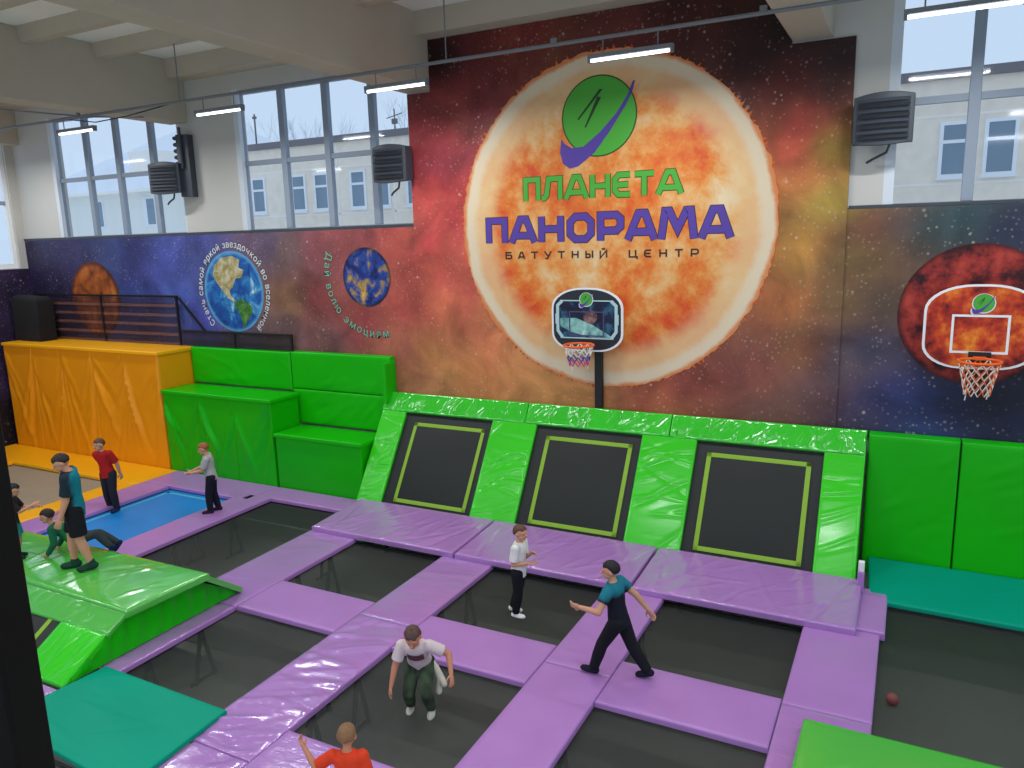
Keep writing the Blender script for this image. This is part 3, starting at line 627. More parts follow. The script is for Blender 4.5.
# ------------------------------------------------------------------ tilted wall trampolines
TA, TB = Vector((0, -0.12, 2.06)), Vector((0, -1.42, 0.05))
TD = (TB-TA).normalized(); TL = (TB-TA).length; TN = Vector((0, TD.z, -TD.y)); TN = TN if TN.z > 0 else -TN
def on(x, s, h=0.0):
    p = TA + TD*s + TN*h; return (x, p.y, p.z)
ramp_spans = ((-6.73, -6.10, -4.15, 'first', 'beside the green seat box'), (-4.15, -3.19, -1.14, 'middle', 'below the framed space hoop'), (-1.14, -0.20, 1.82, 'last', 'beside the smooth green wall pads'))
def panel(x0, x1, fx0, fx1, label):
    root = thing('tilted_trampoline', (0, 0, 0), label, 'trampoline', 'tilted wall trampolines')
    def sl(name, a, b, s0, s1, h, T, m, par=root, **kw):
        return slab(name, (on(a, s1, h), on(b, s1, h), on(b, s0, h), on(a, s0, h)), T, m, par, **kw)
    sl('border', x0, x1, 0.35, TL, 0.0, 0.02, M['ramp_edge'], r=0.008, step=0.5)
    sl('bed', fx0-0.03, fx1+0.03, 0.58, 2.27, 0.006, 0.02, M['ramp_bed'], r=0.005, step=0.5)
    w = 0.075
    t = MB()
    for a, b, s0, s1 in ((fx0, fx1, 0.60, 0.60+w), (fx0, fx1, 2.25-w, 2.25), (fx0, fx0+w, 0.60, 2.25), (fx1-w, fx1, 0.60, 2.25)):
        slab_mesh(t, on(a, s1, 0.012), on(b, s1, 0.012), on(b, s0, 0.012), on(a, s0, 0.012), 0.01, r=0.002, step=0.8)
    t.build('lime_border', M['lime_tape'], root, fix=False)
    fr = MB()
    fr.bar(on(x0+0.05, 0.3, -0.075), on(x1-0.05, 0.3, -0.075), 0.05); fr.bar(on(x0+0.05, TL-0.1, -0.075), on(x1-0.05, TL-0.1, -0.075), 0.05)
    for x in (x0+0.05, x1-0.05): fr.bar(on(x, 0.14, -0.075), on(x, TL, -0.075), 0.06); fr.bar(on(x, 0.22, -0.09), (x, -0.24, -0.94), 0.06); fr.bar(on(x, TL-0.05, -0.09), (x, -1.36, -0.94), 0.07)
    fr.build('frame', M['steel'], root)
panel(-6.16, -4.10, -5.89, -4.26, 'tilted black wall trampoline beside the green seat box')
panel(-3.22, -1.12, -2.96, -1.30, 'tilted black wall trampoline below the hoop with the dark board')
panel(-0.22, 1.84, 0.0, 1.64, 'tilted black wall trampoline nearest the smooth green wall pads')
def ramp_pad(x0, x1, s0, s1, label, h=0.06, top=False, m=None, n=14, seed=1, x0b=None, x1b=None):
    x0b = x0 if x0b is None else x0b; x1b = x1 if x1b is None else x1b
    Lu, Lv = x1-x0, s1-s0
    if top: fl = folds(Lu, Lv, int(n*1.7), seed, 78, 24, (0.7, 1.5), (0.010, 0.020), (0.009, 0.021))
    else: fl = folds(Lu, Lv, int(n*1.4), seed, 15, 20, (0.5, 1.1), (0.014, 0.032), (0.005, 0.013))
    o = slab('tilted_pad', (on(x0b, s1, h), on(x1b, s1, h), on(x1, s0, h), on(x0, s0, h)), h-0.003, m or M['lime'], fl=fl, step=0.03, r=0.025)
    tag(o, label, 'pad', 'green pads around the tilted trampolines')
ramp_pad(-6.73, -6.14, 0.40, TL+0.02, 'narrow shiny green tilted pad against the seat box', n=26, seed=41)
ramp_pad(-4.13, -3.19, 0.40, TL+0.02, 'green tilted pad between the first and the middle black panel', n=16, seed=42)
ramp_pad(-1.15, -0.19, 0.40, TL+0.02, 'green tilted pad between the middle and the last black panel', n=16, seed=43)
ramp_pad(1.81, 2.40, 0.40, TL+0.06, 'smooth bright green tilted pad beside the white capped post', n=6, seed=44)
ramp_pad(-6.74, -3.45, 0.0, 0.42, 'glossy green top pad above the first black panel', 0.075, True, M['green_shiny'], 34, 45)
ramp_pad(-3.44, -0.68, 0.0, 0.42, 'glossy green top pad under the hoop pole', 0.075, True, M['green_shiny'], 30, 46)
ramp_pad(-0.67, 2.40, 0.0, 0.42, 'glossy green top pad above the last black panel, full of bright creases', 0.075, True, M['green_shiny'], 44, 47)
# backing board behind the row, so that the ramp is a solid wedge
wd_ = MB()
for x in (-6.68, 2.36): wd_.add([(x+d, y, z) for d in (-0.02, 0.02) for y, z in ((-0.06, 2.02), (-1.38, 0.0), (-1.38, -0.94), (-0.06, -0.94))], [(0, 1, 2, 3), (7, 6, 5, 4), (0, 4, 5, 1), (1, 5, 6, 2), (2, 6, 7, 3), (3, 7, 4, 0)])
tag(wd_.build('ramp_end_board', M['green'], smooth=False), 'green end boards closing both sides of the tilted trampoline row', 'board')

# ------------------------------------------------------------------ green wall pads and teal mats
for x0, x1, lb, sd in ((2.43, 3.66, 'smooth green wall pad next to the last tilted panel', 51), (3.67, 5.0, 'green wall pad under the hoop with the red planet', 52), (5.01, 6.4, 'green wall pad beyond the red planet hoop', 53), (6.41, 7.8, 'green wall pad at the end of the dark trampoline', 54)):
    o = slab('wall_pad', front(x0, x1-0.01, -0.2, 2.06, -0.30), 0.25, M['green'], fl=folds(x1-x0, 2.2, 10, sd, 20, 25, (0.2, 0.5), (0.02, 0.05), (0.003, 0.008)), step=0.05, r=0.03)
    tag(o, lb, 'pad', 'green pads along the wall')
tm = slab('landing_mat', ((2.60, -1.72, 0.03), (7.2, -1.86, 0.03), (7.2, -0.32, 0.10), (2.52, -0.32, 0.10)), 0.07, M['teal'], fl=folds(4.6, 1.4, 6, 55, 70, 30, (0.3, 0.7), (0.02, 0.05), (0.004, 0.01)), step=0.05, r=0.03)
tag(tm, 'long teal mat at the foot of the smooth green wall pads', 'mat', 'teal landing mats')
tm = slab('landing_mat', ((-5.95, -8.76, 0.055), (-3.62, -8.90, 0.055), (-3.70, -7.54, 0.055), (-5.82, -7.52, 0.055)), 0.052, M['teal'], fl=[(1.0, 0.75, R(3), 1.6, 0.025, -0.012), (1.4, 0.55, R(35), 0.9, 0.02, -0.008), (0.8, 0.2, R(-6), 1.4, 0.03, 0.014), (1.2, 0.1, R(4), 1.2, 0.03, -0.012), (1.2, 1.0, R(8), 0.9, 0.02, -0.007)], step=0.04, r=0.02)
tag(tm, 'teal mat lying at the corner of the green platform', 'mat', 'teal landing mats')
po = thing('padded_post', (2.48, -1.60, -0.05), 'short purple sleeved post with a white cap beside the last tilted panel', 'post')
bevel(MB().box(-0.045, 0.045, -0.045, 0.045, 0, 0.42).build('sleeve', M['purple'], po), 0.015); bevel(MB().box(-0.04, 0.04, -0.04, 0.04, 0.42, 0.57).build('cap', M['white'], po), 0.01)
blk = slab('foam_block', ((2.10, -7.4, 0.13), (4.9, -7.4, 0.13), (4.9, -5.10, 0.13), (2.13, -5.10, 0.14)), 0.12, M['platform'], fl=folds(2.8, 2.3, 8, 56, 20, 40, (0.3, 0.6), (0.03, 0.06), (0.003, 0.008)), step=0.05, r=0.05, puff=0.05)
tag(blk, 'light green foam block lying on the large dark trampoline and purple pad', 'foam block')
ball = MB().ell((0, 0, 0.07), 0.07, 0.07, 0.07, 20, 14).build('ball', mat('dull_red', (112, 52, 50), 0.6)); ball.location = (2.96, -4.10, -0.10)
tag(ball, 'small dull red ball on the dark trampoline beside the purple pad edge', 'ball')

# ------------------------------------------------------------------ orange block
def padded_box(name, x0, x1, y0, y1, z0, z1, m, label, cat, seams=1, seed=60, top_over=0.04, fold=24, lip=0.06, amp=(0.008, 0.03), drape=True, topm=None):
    root = thing(name, ((x0+x1)/2, y0, z0), label, cat); org = Vector(root.location)
    def L(c): return tuple(Vector(p)-org for p in c)
    w = (x1-x0)/seams
    rnd = random.Random(seed)
    for k in range(seams):
        fl = []
        H = z1-z0
        if drape:
            for q in range(fold):                       # cloth hanging from the top corners of each length
                side = rnd.choice((0, 1)); ua = w*side + rnd.uniform(-0.05, 0.05); t = rnd.uniform(0.25, 0.85)
                ub = ua + (1 if side == 0 else -1)*rnd.uniform(0.15, 0.5)*w*1.3; va = H*rnd.uniform(0.7, 1.0); vb = va-H*t
                fl.append(((ua+ub)/2, (va+vb)/2, math.atan2(vb-va, ub-ua), math.hypot(ub-ua, vb-va)*1.3, rnd.uniform(0.035, 0.085), rnd.choice((1, -1))*rnd.uniform(*amp)))
        else:
            fl = folds(w, H, fold, seed+k, 0, 18, (0.3, 0.8), (0.02, 0.045), amp)
        slab('front_cover', L(front(x0+k*w, x0+(k+1)*w-0.004, z0, z1-lip, y0)), 0.05, m, root, fl=fl, step=0.045, r=0.015)
    slab('side_cover', L(((x1, y0+0.01, z0), (x1, y1, z0), (x1, y1, z1-lip), (x1, y0+0.01, z1-lip))), 0.05, m, root, fl=folds(y1-y0, z1-z0, 6, seed+9, 90, 15, (0.4, 0.9), (0.03, 0.06), (0.004, 0.01)), step=0.06, r=0.015)
    slab('side_cover', L(((x0, y1, z0), (x0, y0+0.01, z0), (x0, y0+0.01, z1-lip), (x0, y1, z1-lip))), 0.05, m, root, step=0.3, r=0.015)
    slab('top_pad', L(((x0-0.02, y0-top_over, z1), (x1+top_over, y0-top_over, z1), (x1+top_over, y1, z1), (x0-0.02, y1, z1))), lip+0.02, topm or m, root, fl=folds(x1-x0, y1-y0, 8, seed+5, 80, 30, (0.3, 0.6), (0.03, 0.06), (0.004, 0.01)), step=0.06, r=0.025)
    MB().box(x0+0.06, x1-0.06, y0+0.06, y1, z0, z1-0.09).build('core', M['black'], root, smooth=False).location = -org
    return root
padded_box('padded_block', -18.62, -12.56, -1.12, -0.03, -0.12, 2.80, M['orange'], 'tall orange padded block against the starry wall', 'padded block', seams=5, seed=61, fold=11, amp=(0.012, 0.036), topm=M['yellow'])
padded_box('padded_box', -12.50, -9.16, -1.12, -0.25, -0.12, 1.92, M['green'], 'tall green padded box next to the orange block', 'padded box', seams=3, seed=62, fold=13, amp=(0.010, 0.028))
padded_box('seat_box', -9.10, -6.80, -1.10, -0.25, -0.12, 1.19, M['green'], 'low green padded seat box beside the first tilted panel', 'padded box', seams=1, seed=63, fold=3, amp=(0.004, 0.008), drape=False)
def back_pad(x0, x1, z0, z1, label, n, seed, y=-0.2, ang=160):
    o = slab('back_pad', front(x0, x1, z0, z1, y), 0.16, M['green'], fl=folds(x1-x0, z1-z0, n, seed, ang, 22, (0.5, 1.0), (0.025, 0.06), (0.006, 0.016)), step=0.05, r=0.03)
    tag(o, label, 'pad', 'green back pads on the wall')
back_pad(-12.53, -9.36, 1.93, 2.80, 'creased green back pad above the tall green box', 20, 64)
back_pad(-9.34, -6.62, 1.99, 2.82, 'smooth upper green back pad above the seat box', 8, 65, ang=30)
back_pad(-9.34, -6.78, 1.20, 1.98, 'lower green back pad above the seat of the low box', 16, 66, ang=35)
o = slab('back_pad', ((-6.60, -0.42, 1.9), (-6.60, -0.03, 1.9), (-6.60, -0.03, 2.72), (-6.60, -0.42, 2.72)), 0.09, M['green'], step=0.06, r=0.02)
tag(o, 'thin green side pad standing at the end of the back pads', 'pad', 'green back pads on the wall')

# ------------------------------------------------------------------ railing and net on the orange block
nm = bpy.data.materials.new('net_cloth'); nm.use_nodes = True
nt = nm.node_tree; b = nt.nodes['Principled BSDF']; out = nt.nodes['Material Output']
tc = nt.nodes.new('ShaderNodeTexCoord'); sp = nt.nodes.new('ShaderNodeSeparateXYZ'); nt.links.new(tc.outputs['Object'], sp.inputs[0])
wv = nt.nodes.new('ShaderNodeMath'); wv.operation = 'MULTIPLY'; wv.inputs[1].default_value = 1/0.235; nt.links.new(sp.outputs[2], wv.inputs[0])
fr_ = nt.nodes.new('ShaderNodeMath'); fr_.operation = 'FRACT'; nt.links.new(wv.outputs[0], fr_.inputs[0])
ls = nt.nodes.new('ShaderNodeMath'); ls.operation = 'LESS_THAN'; ls.inputs[1].default_value = 0.3; nt.links.new(fr_.outputs[0], ls.inputs[0])
cm = nt.nodes.new('ShaderNodeMix'); cm.data_type = 'RGBA'; cm.inputs[6].default_value = (*lin((44, 34, 48)), 1); cm.inputs[7].default_value = (*lin((128, 86, 74)), 1)
nt.links.new(ls.outputs[0], cm.inputs[0]); nt.links.new(cm.outputs[2], b.inputs['Base Color'])
am = nt.nodes.new('ShaderNodeMapRange'); am.inputs['To Min'].default_value = 0.5; am.inputs['To Max'].default_value = 0.42; nt.links.new(ls.outputs[0], am.inputs['Value'])
tr = nt.nodes.new('ShaderNodeBsdfTransparent'); mx = nt.nodes.new('ShaderNodeMixShader')
nt.links.new(am.outputs[0], mx.inputs[0]); nt.links.new(b.outputs[0], mx.inputs[1]); nt.links.new(tr.outputs[0], mx.inputs[2]); nt.links.new(mx.outputs[0], out.inputs[0])
rl = thing('safety_netting', (-15.5, -0.16, 2.80), 'black railing with a striped see-through net on top of the orange block', 'netting')
MB().bar((-3.05, 0, 1.2), (2.66, 0, 1.2), 0.05).build('rail', M['black'], rl, smooth=False)
for x in (-3.0, -0.2, 2.62): MB().bar((x, 0, 0.02), (x, 0, 1.2), 0.05).build('post', M['black'], rl, smooth=False)
nb = MB()
nx, nz = 40, 8
vs = [(-3.0+5.6*i/nx, 0.02*math.sin(i*0.8)+0.012*math.sin(j*2.1+i), 0.03+1.15*j/nz+(-0.03*math.sin(math.pi*((i*1.0/nx*2.0) % 1))*(0.3+j/nz))) for i in range(nx+1) for j in range(nz+1)]
nb.add(vs, [(i*(nz+1)+j, (i+1)*(nz+1)+j, (i+1)*(nz+1)+j+1, i*(nz+1)+j+1) for i in range(nx) for j in range(nz)])
nb.build('net', nm, rl, fix=False)
cov = slab('folded_cover', ((-18.6, -0.75, 4.02), (-17.5, -0.75, 3.98), (-17.5, -0.3, 3.98), (-18.6, -0.3, 4.02)), 1.2, mat('black_cloth', (14, 13, 15), 0.9), fl=folds(1.1, 0.5, 10, 70, 80, 30, (0.5, 1), (0.04, 0.08), (0.01, 0.03)), step=0.05, r=0.14)
tag(cov, 'bulky black cloth bundle standing on the orange block at the net end', 'cover')
lr = thing('low_railing', (-11.0, -0.16, 2.80), 'low black railing above the tall green box with a slanting brace', 'railing')
MB().bar((-1.82, 0, 0.37), (1.72, 0, 0.37), 0.05).build('rail', M['black'], lr, smooth=False)
for x in (-0.05, 1.70): MB().bar((x, 0, 0.02), (x, 0, 0.37), 0.045).build('post', M['black'], lr, smooth=False)
MB().bar((-1.80, 0, 1.17), (-1.0, 0, 0.39), 0.045).build('brace', M['black'], lr, smooth=False)
lnet = MB().box(-1.8, 1.7, 0.0, 0.004, 0.03, 0.35).build('net', see_through('dark_netting', (40, 34, 40), 0.62), lr, smooth=False)

# ------------------------------------------------------------------ green platform with tilted beds
pz = 0.60
pf = thing('padded_platform', (-7.8, -6.6, 0.0), 'leaf green padded platform with sloping sides on which the coach stands', 'platform'); po_ = Vector(pf.location)
def L(*c): return tuple(Vector(p)-po_ for p in c)
PX0, PX1 = -10.6, -5.93
slab('top_cover', L((PX0, -7.17, pz+0.04), (PX1+0.10, -7.17, pz+0.02), (PX1+0.22, -5.93, pz+0.05), (PX0, -6.02, pz+0.05)), 0.10, M['platform'], pf, fl=folds(4.6, 1.1, 26, 71, 60, 30, (0.3, 0.7), (0.015, 0.04), (0.004, 0.012)), step=0.035, r=0.03, puff=0.05)
slab('front_flap', L((PX0, -7.50, pz-0.21), (PX1+0.02, -7.42, pz-0.21), (PX1+0.09, -7.13, pz+0.01), (PX0, -7.13, pz+0.02)), 0.06, M['platform'], pf, fl=folds(4.6, 0.4, 12, 72, 20, 30, (0.3, 0.7), (0.02, 0.05), (0.006, 0.014)), step=0.035, r=0.03)
slab('back_slope', L((PX1+0.04, -5.20, 0.07), (PX0, -5.24, 0.07), (PX0, -6.05, pz+0.03), (PX1+0.21, -5.97, pz+0.03)), 0.08, M['platform'], pf, fl=folds(4.6, 0.95, 14, 73, 70, 25, (0.3, 0.7), (0.02, 0.05), (0.004, 0.01)), step=0.04, r=0.03)
side = MB()
prof = [(-8.02, 0.01), (-5.22, 0.01), (-6.07, pz-0.05), (-7.12, pz-0.05), (-7.44, pz-0.25)]
prof = [(-8.02, 0.01), (-5.22, 0.01), (-6.07, pz-0.05), (-7.12, pz-0.05)]
s1 = MB(); n = 60                                            # rippled side cover
Xf = PX1-0.005-po_.x
grid = []
for i in range(n+1):
    y = -8.02 + 2.80*i/n
    top = (y+8.02)/0.90*(pz-0.06) if y < -7.12 else ((pz-0.06) if y < -6.07 else (pz-0.06)*(-5.22-y)/0.85)
    for j in range(9):
        z = max(top, 0.0)*j/8
        grid.append((Xf + 0.022*math.sin(i*1.15+0.5*math.sin(i*0.37))*math.sin(math.pi*j/8)+0.006*math.sin(i*2.3+j*.4)*(j/8), y-po_.y, 0.012+z))
s1.add(grid, [(i*9+j, (i+1)*9+j, (i+1)*9+j+1, i*9+j+1) for i in range(n) for j in range(8)])
k0 = len(grid)
s1.add([(Xf-0.05, y-po_.y, z) for y, z in prof], [(0, 1, 2, 3)])
s1.build('side_cover', M['green'], pf, fix=False)
slab('front_pad', L((-6.82, -8.04, 0.02), (PX1, -8.04, 0.02), (PX1, -7.40, 0.41), (-6.82, -7.40, 0.41)), 0.09, M['lime'], pf, fl=folds(0.9, 0.75, 16, 74, 80, 14, (0.5, 1.0), (0.015, 0.03), (0.006, 0.014)), step=0.025, r=0.03)
slab('front_bed', L((-9.2, -8.0, 0.0), (-6.80, -8.0, 0.0), (-6.80, -7.36, 0.40), (-9.2, -7.36, 0.40)), 0.03, M['ramp_edge'], pf, step=0.5, r=0.006)
t = MB()
def fs(x, k, h=0.012): return np.array((x, -8.0+0.64*k, 0.40*k+h))-np.array(po_)
for a, b2, k0_, k1_ in ((-9.0, -7.0, 0.08, 0.16), (-7.08, -7.0, 0.08, 0.95), (-9.0, -8.92, 0.08, 0.95)):
    slab_mesh(t, fs(a, k0_), fs(b2, k0_), fs(b2, k1_), fs(a, k1_), 0.012, r=0.003, step=0.5)
t.build('lime_border', M['lime_tape'], pf, fix=False)
slab('front_pad', L((PX0, -8.04, 0.02), (-9.2, -8.04, 0.02), (-9.2, -7.40, 0.41), (PX0, -7.40, 0.41)), 0.09, M['lime'], pf, fl=folds(1.4, 0.75, 8, 75, 80, 14), step=0.05, r=0.03)
MB().add([(x-po_.x, y-po_.y, z) for x in (PX0+0.05, PX1-0.07) for y, z in prof], [(0, 1, 2, 3), (7, 6, 5, 4)]+[(i, i+4, (i+1) % 4+4, (i+1) % 4) for i in range(4)]).build('core', M['black'], pf, smooth=False).scale = (1, 0.97, 0.93)
pad(-10.6, -5.66, -8.75, -8.05, 'purple pad end peeping out under the green platform corner beside the teal mat', True, 12, seed=76, z=-0.005)

# ------------------------------------------------------------------ basketball hoops
def board_outline(w, h, k=1.0):
    """flat bottom and top, wide round shoulders"""
    pts = []
    def corner(cx, cz, rx, rz, a0, a1):
        for i in range(9):
            a = R(a0+(a1-a0)*i/8); pts.append((cx+rx*math.cos(a), cz+rz*math.sin(a)))
    W, H = w/2*k, h/2*k
    corner(W*0.30, -H*0.45, W*0.70, H*0.55, -90, 0)
    corner(W*0.12, H*0.38, W*0.88, H*0.62, 0, 90)
    corner(-W*0.12, H*0.38, W*0.88, H*0.62, 90, 180)
    corner(-W*0.30, -H*0.45, W*0.70, H*0.55, 180, 270)
    return pts
M['board_red'] = planet_mat('red_board_print', [(0.36, (84, 16, 16)), (0.44, (160, 40, 26)), (0.51, (196, 64, 28)), (0.59, (222, 112, 32)), (0.69, (236, 166, 54))], 2.6, 8, 0.1)
M['board_space'] = planet_mat('dark_board_print', [(0.36, (12, 12, 20)), (0.5, (24, 34, 62)), (0.6, (52, 104, 130)), (0.74, (150, 190, 190))], 2.4, 6, 0.5)
M['board_black'] = mat('board_black', (26, 27, 36), 0.4)
M['planet_mauve'] = planet_mat('mauve_planet', [(0.4, (60, 40, 44)), (0.6, (150, 110, 110))], 6, 5)
M['aqua'] = planet_mat('aqua_glow', [(0.35, (60, 120, 120)), (0.6, (150, 200, 190)), (0.7, (210, 232, 220))], 4, 5)
def rim_and_net(root, c, r, mats_net, h, rb=0.6, rows=5, n=12, rope=0.008):
    t = [2*math.pi*k/40 for k in range(40)]
    MB().tube([(c[0]+r*math.cos(a), c[1]+r*math.sin(a), c[2]) for a in t], 0.019, 8, closed=True).build('rim', M['orange_metal'], root)
    nb = MB(); rnd = random.Random(3)
    def nd(k, j): 
        f = j/rows; rr = r*(1-(1-rb)*f**0.8); a = 2*math.pi*(k+0.5*(j % 2))/n
        return (c[0]+rr*math.cos(a), c[1]+rr*math.sin(a), c[2]-h*f-(0.01 if j else 0))
    for j in range(rows):
        for k in range(n):
            mi = mats_net[1][j] if isinstance(mats_net[1], list) else (k % 2)
            nb.tube([nd(k, j), nd(k if j % 2 == 0 else k+1, j+1)], rope, 5, mi)
            nb.tube([nd(k, j), nd(k-1 if j % 2 == 0 else k, j+1)], rope, 5, mi)
    for k in (1, 7): p = nd(k, rows); nb.tube([p, (p[0]-0.01, p[1], p[2]-0.07)], rope, 5, 0)
    nb.build('net', mats_net[0], root, fix=False)
# hoop on the black pole
h1 = thing('basketball_hoop', (-2.18, -0.36, 2.0), 'basketball hoop with a dark space board on a black pole above the tilted panels', 'basketball hoop', 'basketball hoops')
W_, H_ = 1.34, 1.12; cz = 1.72
def at_(o, x, y, z): o.location = (x, y, z); return o
at_(MB().prism(board_outline(W_, H_), -0.012, 0.02).build('board_border', M['white'], h1, smooth=False), 0, 0, cz)
at_(MB().prism(board_outline(W_, H_, 0.945), -0.016, 0.0).build('backboard', M['board_black'], h1, smooth=False), 0, 0, cz)
at_(MB().prism([(-0.5, -0.32), (0.5, -0.32), (0.54, -0.2), (0.54, 0.26), (0.48, 0.33), (-0.48, 0.33), (-0.54, 0.26), (-0.54, -0.2)], -0.019, 0.0).build('space_picture', M['board_space'], h1, smooth=False), 0, 0, cz)
at_(MB().prism([(-0.5, 0.02), (-0.2, 0.03), (0.1, -0.08), (0.35, -0.22), (0.5, -0.31), (0.1, -0.31), (-0.3, -0.22), (-0.5, -0.12)], -0.021, 0.0).build('planet_arc', M['aqua'], h1, smooth=False), 0, 0, cz)
at_(MB().prism([(0.13*math.cos(2*math.pi*k/24), 0.12*math.sin(2*math.pi*k/24)) for k in range(24)], -0.0215, 0.0).build('small_planet', M['planet_mauve'], h1, smooth=False), 0.07, 0, cz+0.05)
fr = MB()
for a, b2 in (((-0.5, 0.335), (0.5, 0.335)), ((-0.5, -0.325), (0.5, -0.325))): stroke(fr, [a, b2], 0.02, -0.022, 0, 0)
for s in (-1, 1):
    stroke(fr, [(s*0.46, 0.33), (s*0.55, 0.25), (s*0.55, -0.2), (s*0.46, -0.32)], 0.055, -0.023, 0, 0)
    stroke(fr, [(s*0.57, 0.10), (s*0.57, -0.08)], 0.05, -0.024, 0, 0)
at_(fr.build('pale_frame', mat('pale_cyan', (176, 204, 206), 0.5), h1, smooth=False), 0, 0, cz)
fr = MB(); stroke(fr, [(-0.32, -0.28), (-0.32, 0.14), (0.32, 0.14), (0.32, -0.28)], 0.022, -0.0235, 0, 0, True)
at_(fr.build('target_square', mat('dim_violet', (70, 62, 110), 0.5), h1, smooth=False), 0, 0, cz)
logo(0.0, cz+0.36, 0.17, -0.025, h1, M['ink_white'])
bevel(MB().box(-0.07, 0.07, 0.19, 0.29, 0.09, cz-0.15).build('pole', M['black'], h1), 0.01).location.x = 0.13
MB().bar((0.13, 0.02, cz-0.2), (0.13, 0.2, cz-0.2), 0.1).build('wall_arm', M['black'], h1)
bevel(MB().box(-0.08, 0.10, -0.14, -0.012, -0.06, 0.02).build('bracket', M['orange_metal'], h1), 0.008).location = (0.0, 0, cz-0.42)
rim_and_net(h1, (0.0, -0.39, cz-0.40), 0.26, ([M['rope_white'], M['rope_blue'], M['rope_pink']], [0, 0, 1, 2]), 0.34, 0.62, 4, 10, 0.011)
# hoop before the red planet
h2 = thing('basketball_hoop', (3.76, -0.36, 3.0), 'basketball hoop with a red planet board and white net above the teal mat', 'basketball hoop', 'basketball hoops')
W_, H_ = 1.42, 1.20; cz = 0.76
at_(MB().prism(board_outline(W_, H_), -0.012, 0.02).build('board_border', M['white'], h2, smooth=False), 0, 0, cz)
at_(MB().prism(board_outline(W_, H_, 0.95), -0.016, 0.0).build('backboard', M['board_red'], h2, smooth=False), 0, 0, cz)
fr = MB(); stroke(fr, [(-0.34, -0.36), (-0.34, 0.16), (0.34, 0.16), (0.34, -0.36)], 0.032, -0.019, 0, 0, True)
at_(fr.build('target_square', M['white'], h2, smooth=False), 0, 0, cz)
logo(0.02, cz+0.34, 0.19, -0.021, h2, M['ink_white'])
bevel(MB().box(-0.14, 0.14, -0.05, -0.012, -0.09, 0.05).build('bracket', M['black'], h2), 0.006).location = (0.02, 0, cz-0.40)
bevel(MB().box(-0.08, 0.08, -0.16, -0.03, -0.07, -0.03).build('rim_neck', M['orange_metal'], h2), 0.006).location = (0.02, 0, cz-0.38)
rim_and_net(h2, (0.0, -0.39, cz-0.43), 0.26, ([M['rope_white'], M['rope_orange']], 0), 0.46, 0.6, 6, 12, 0.008)
for z in (cz-0.3, cz+0.3): MB().bar((0, 0.02, z), (0, 0.33, z), 0.07).build('wall_arm', M['black'], h2)

# ------------------------------------------------------------------ fan heaters
def heater(x, z, label, rz=0.0, w=0.78, h=0.64, y=-0.22):
    root = thing('fan_heater', (x, y, z), label, 'fan heater', 'fan heaters by the windows', rz)
    n = 14; fr = []
    vs = []; 
    for i in range(n+1):                                # bowed front, straight back
        u = -1+2*i/n; x_ = u*w/2; bow = 0.07*(1-u*u)
        for y_, z_ in ((-0.18-bow*0.9, -h/2-bow*0.6), (-0.18-bow*0.9, h/2+bow*0.7), (0.06, h/2), (0.06, -h/2)): vs.append((x_, y_, z_))
    b = MB(); b.add(vs, [(i*4+j, i*4+(j+1) % 4, (i+1)*4+(j+1) % 4, (i+1)*4+j) for i in range(n) for j in range(4)] + [(0, 3, 2, 1), (n*4, n*4+1, n*4+2, n*4+3)])
    bevel(b.build('casing', M['heater'], root, angle=30), 0.012)
    for k in range(8):                                  # curved louvres
        zz = -h*0.39 + k*h*0.112; lv = MB(); pts = []
        for i in range(n+1):
            u = -0.86+1.72*i/n; pts.append((u*w/2, -0.195-0.07*(1-u*u)*0.95, zz))
        vs = []
        for (x_, y_, z_) in pts: vs += [(x_, y_+0.01, z_+0.028), (x_, y_-0.028, z_-0.014), (x_, y_-0.024, z_-0.022), (x_, y_+0.012, z_+0.016)]
        lv.add(vs, [(i*4+j, i*4+(j+1) % 4, (i+1)*4+(j+1) % 4, (i+1)*4+j) for i in range(n) for j in range(4)])
        lv.build('louvre', M['heater'] if k % 2 else M['heater_dark'], root)
    MB().bar((0, 0.05, 0), (0, 0.2, 0), 0.12).build('bracket', M['black'], root)
    MB().tube([(0.1, 0.0, -h/2), (0.06, 0.02, -h/2-0.12), (-0.12, 0.08, -h/2-0.2), (-0.2, 0.14, -h/2-0.24)], 0.02, 8).build('hose', M['heater'], root)
    return root
heater(2.36, 6.68, 'charcoal fan heater on the pier beside the tall sun mural and the grey building window')
heater(-6.22, 6.63, 'charcoal fan heater hanging in front of the window next to the sun mural')
h = heater(-12.50, 6.72, 'charcoal fan heater beside the window overlooking the snowy roof, with pipe valves on it', R(14), 0.8, 0.64, -0.3)
vb = MB(); vb.box(0.32, 0.62, -0.06, 0.14, -0.42, 0.95)
for k in range(5): vb.ell((0.28, 0, 0.32+k*0.14), 0.075, 0.07, 0.05, 10, 6)
vb.tube([(0.46, -0.1, 0.2), (0.46, -0.1, 1.1)], 0.035)
vb.build('valve_block', M['heater'], h)

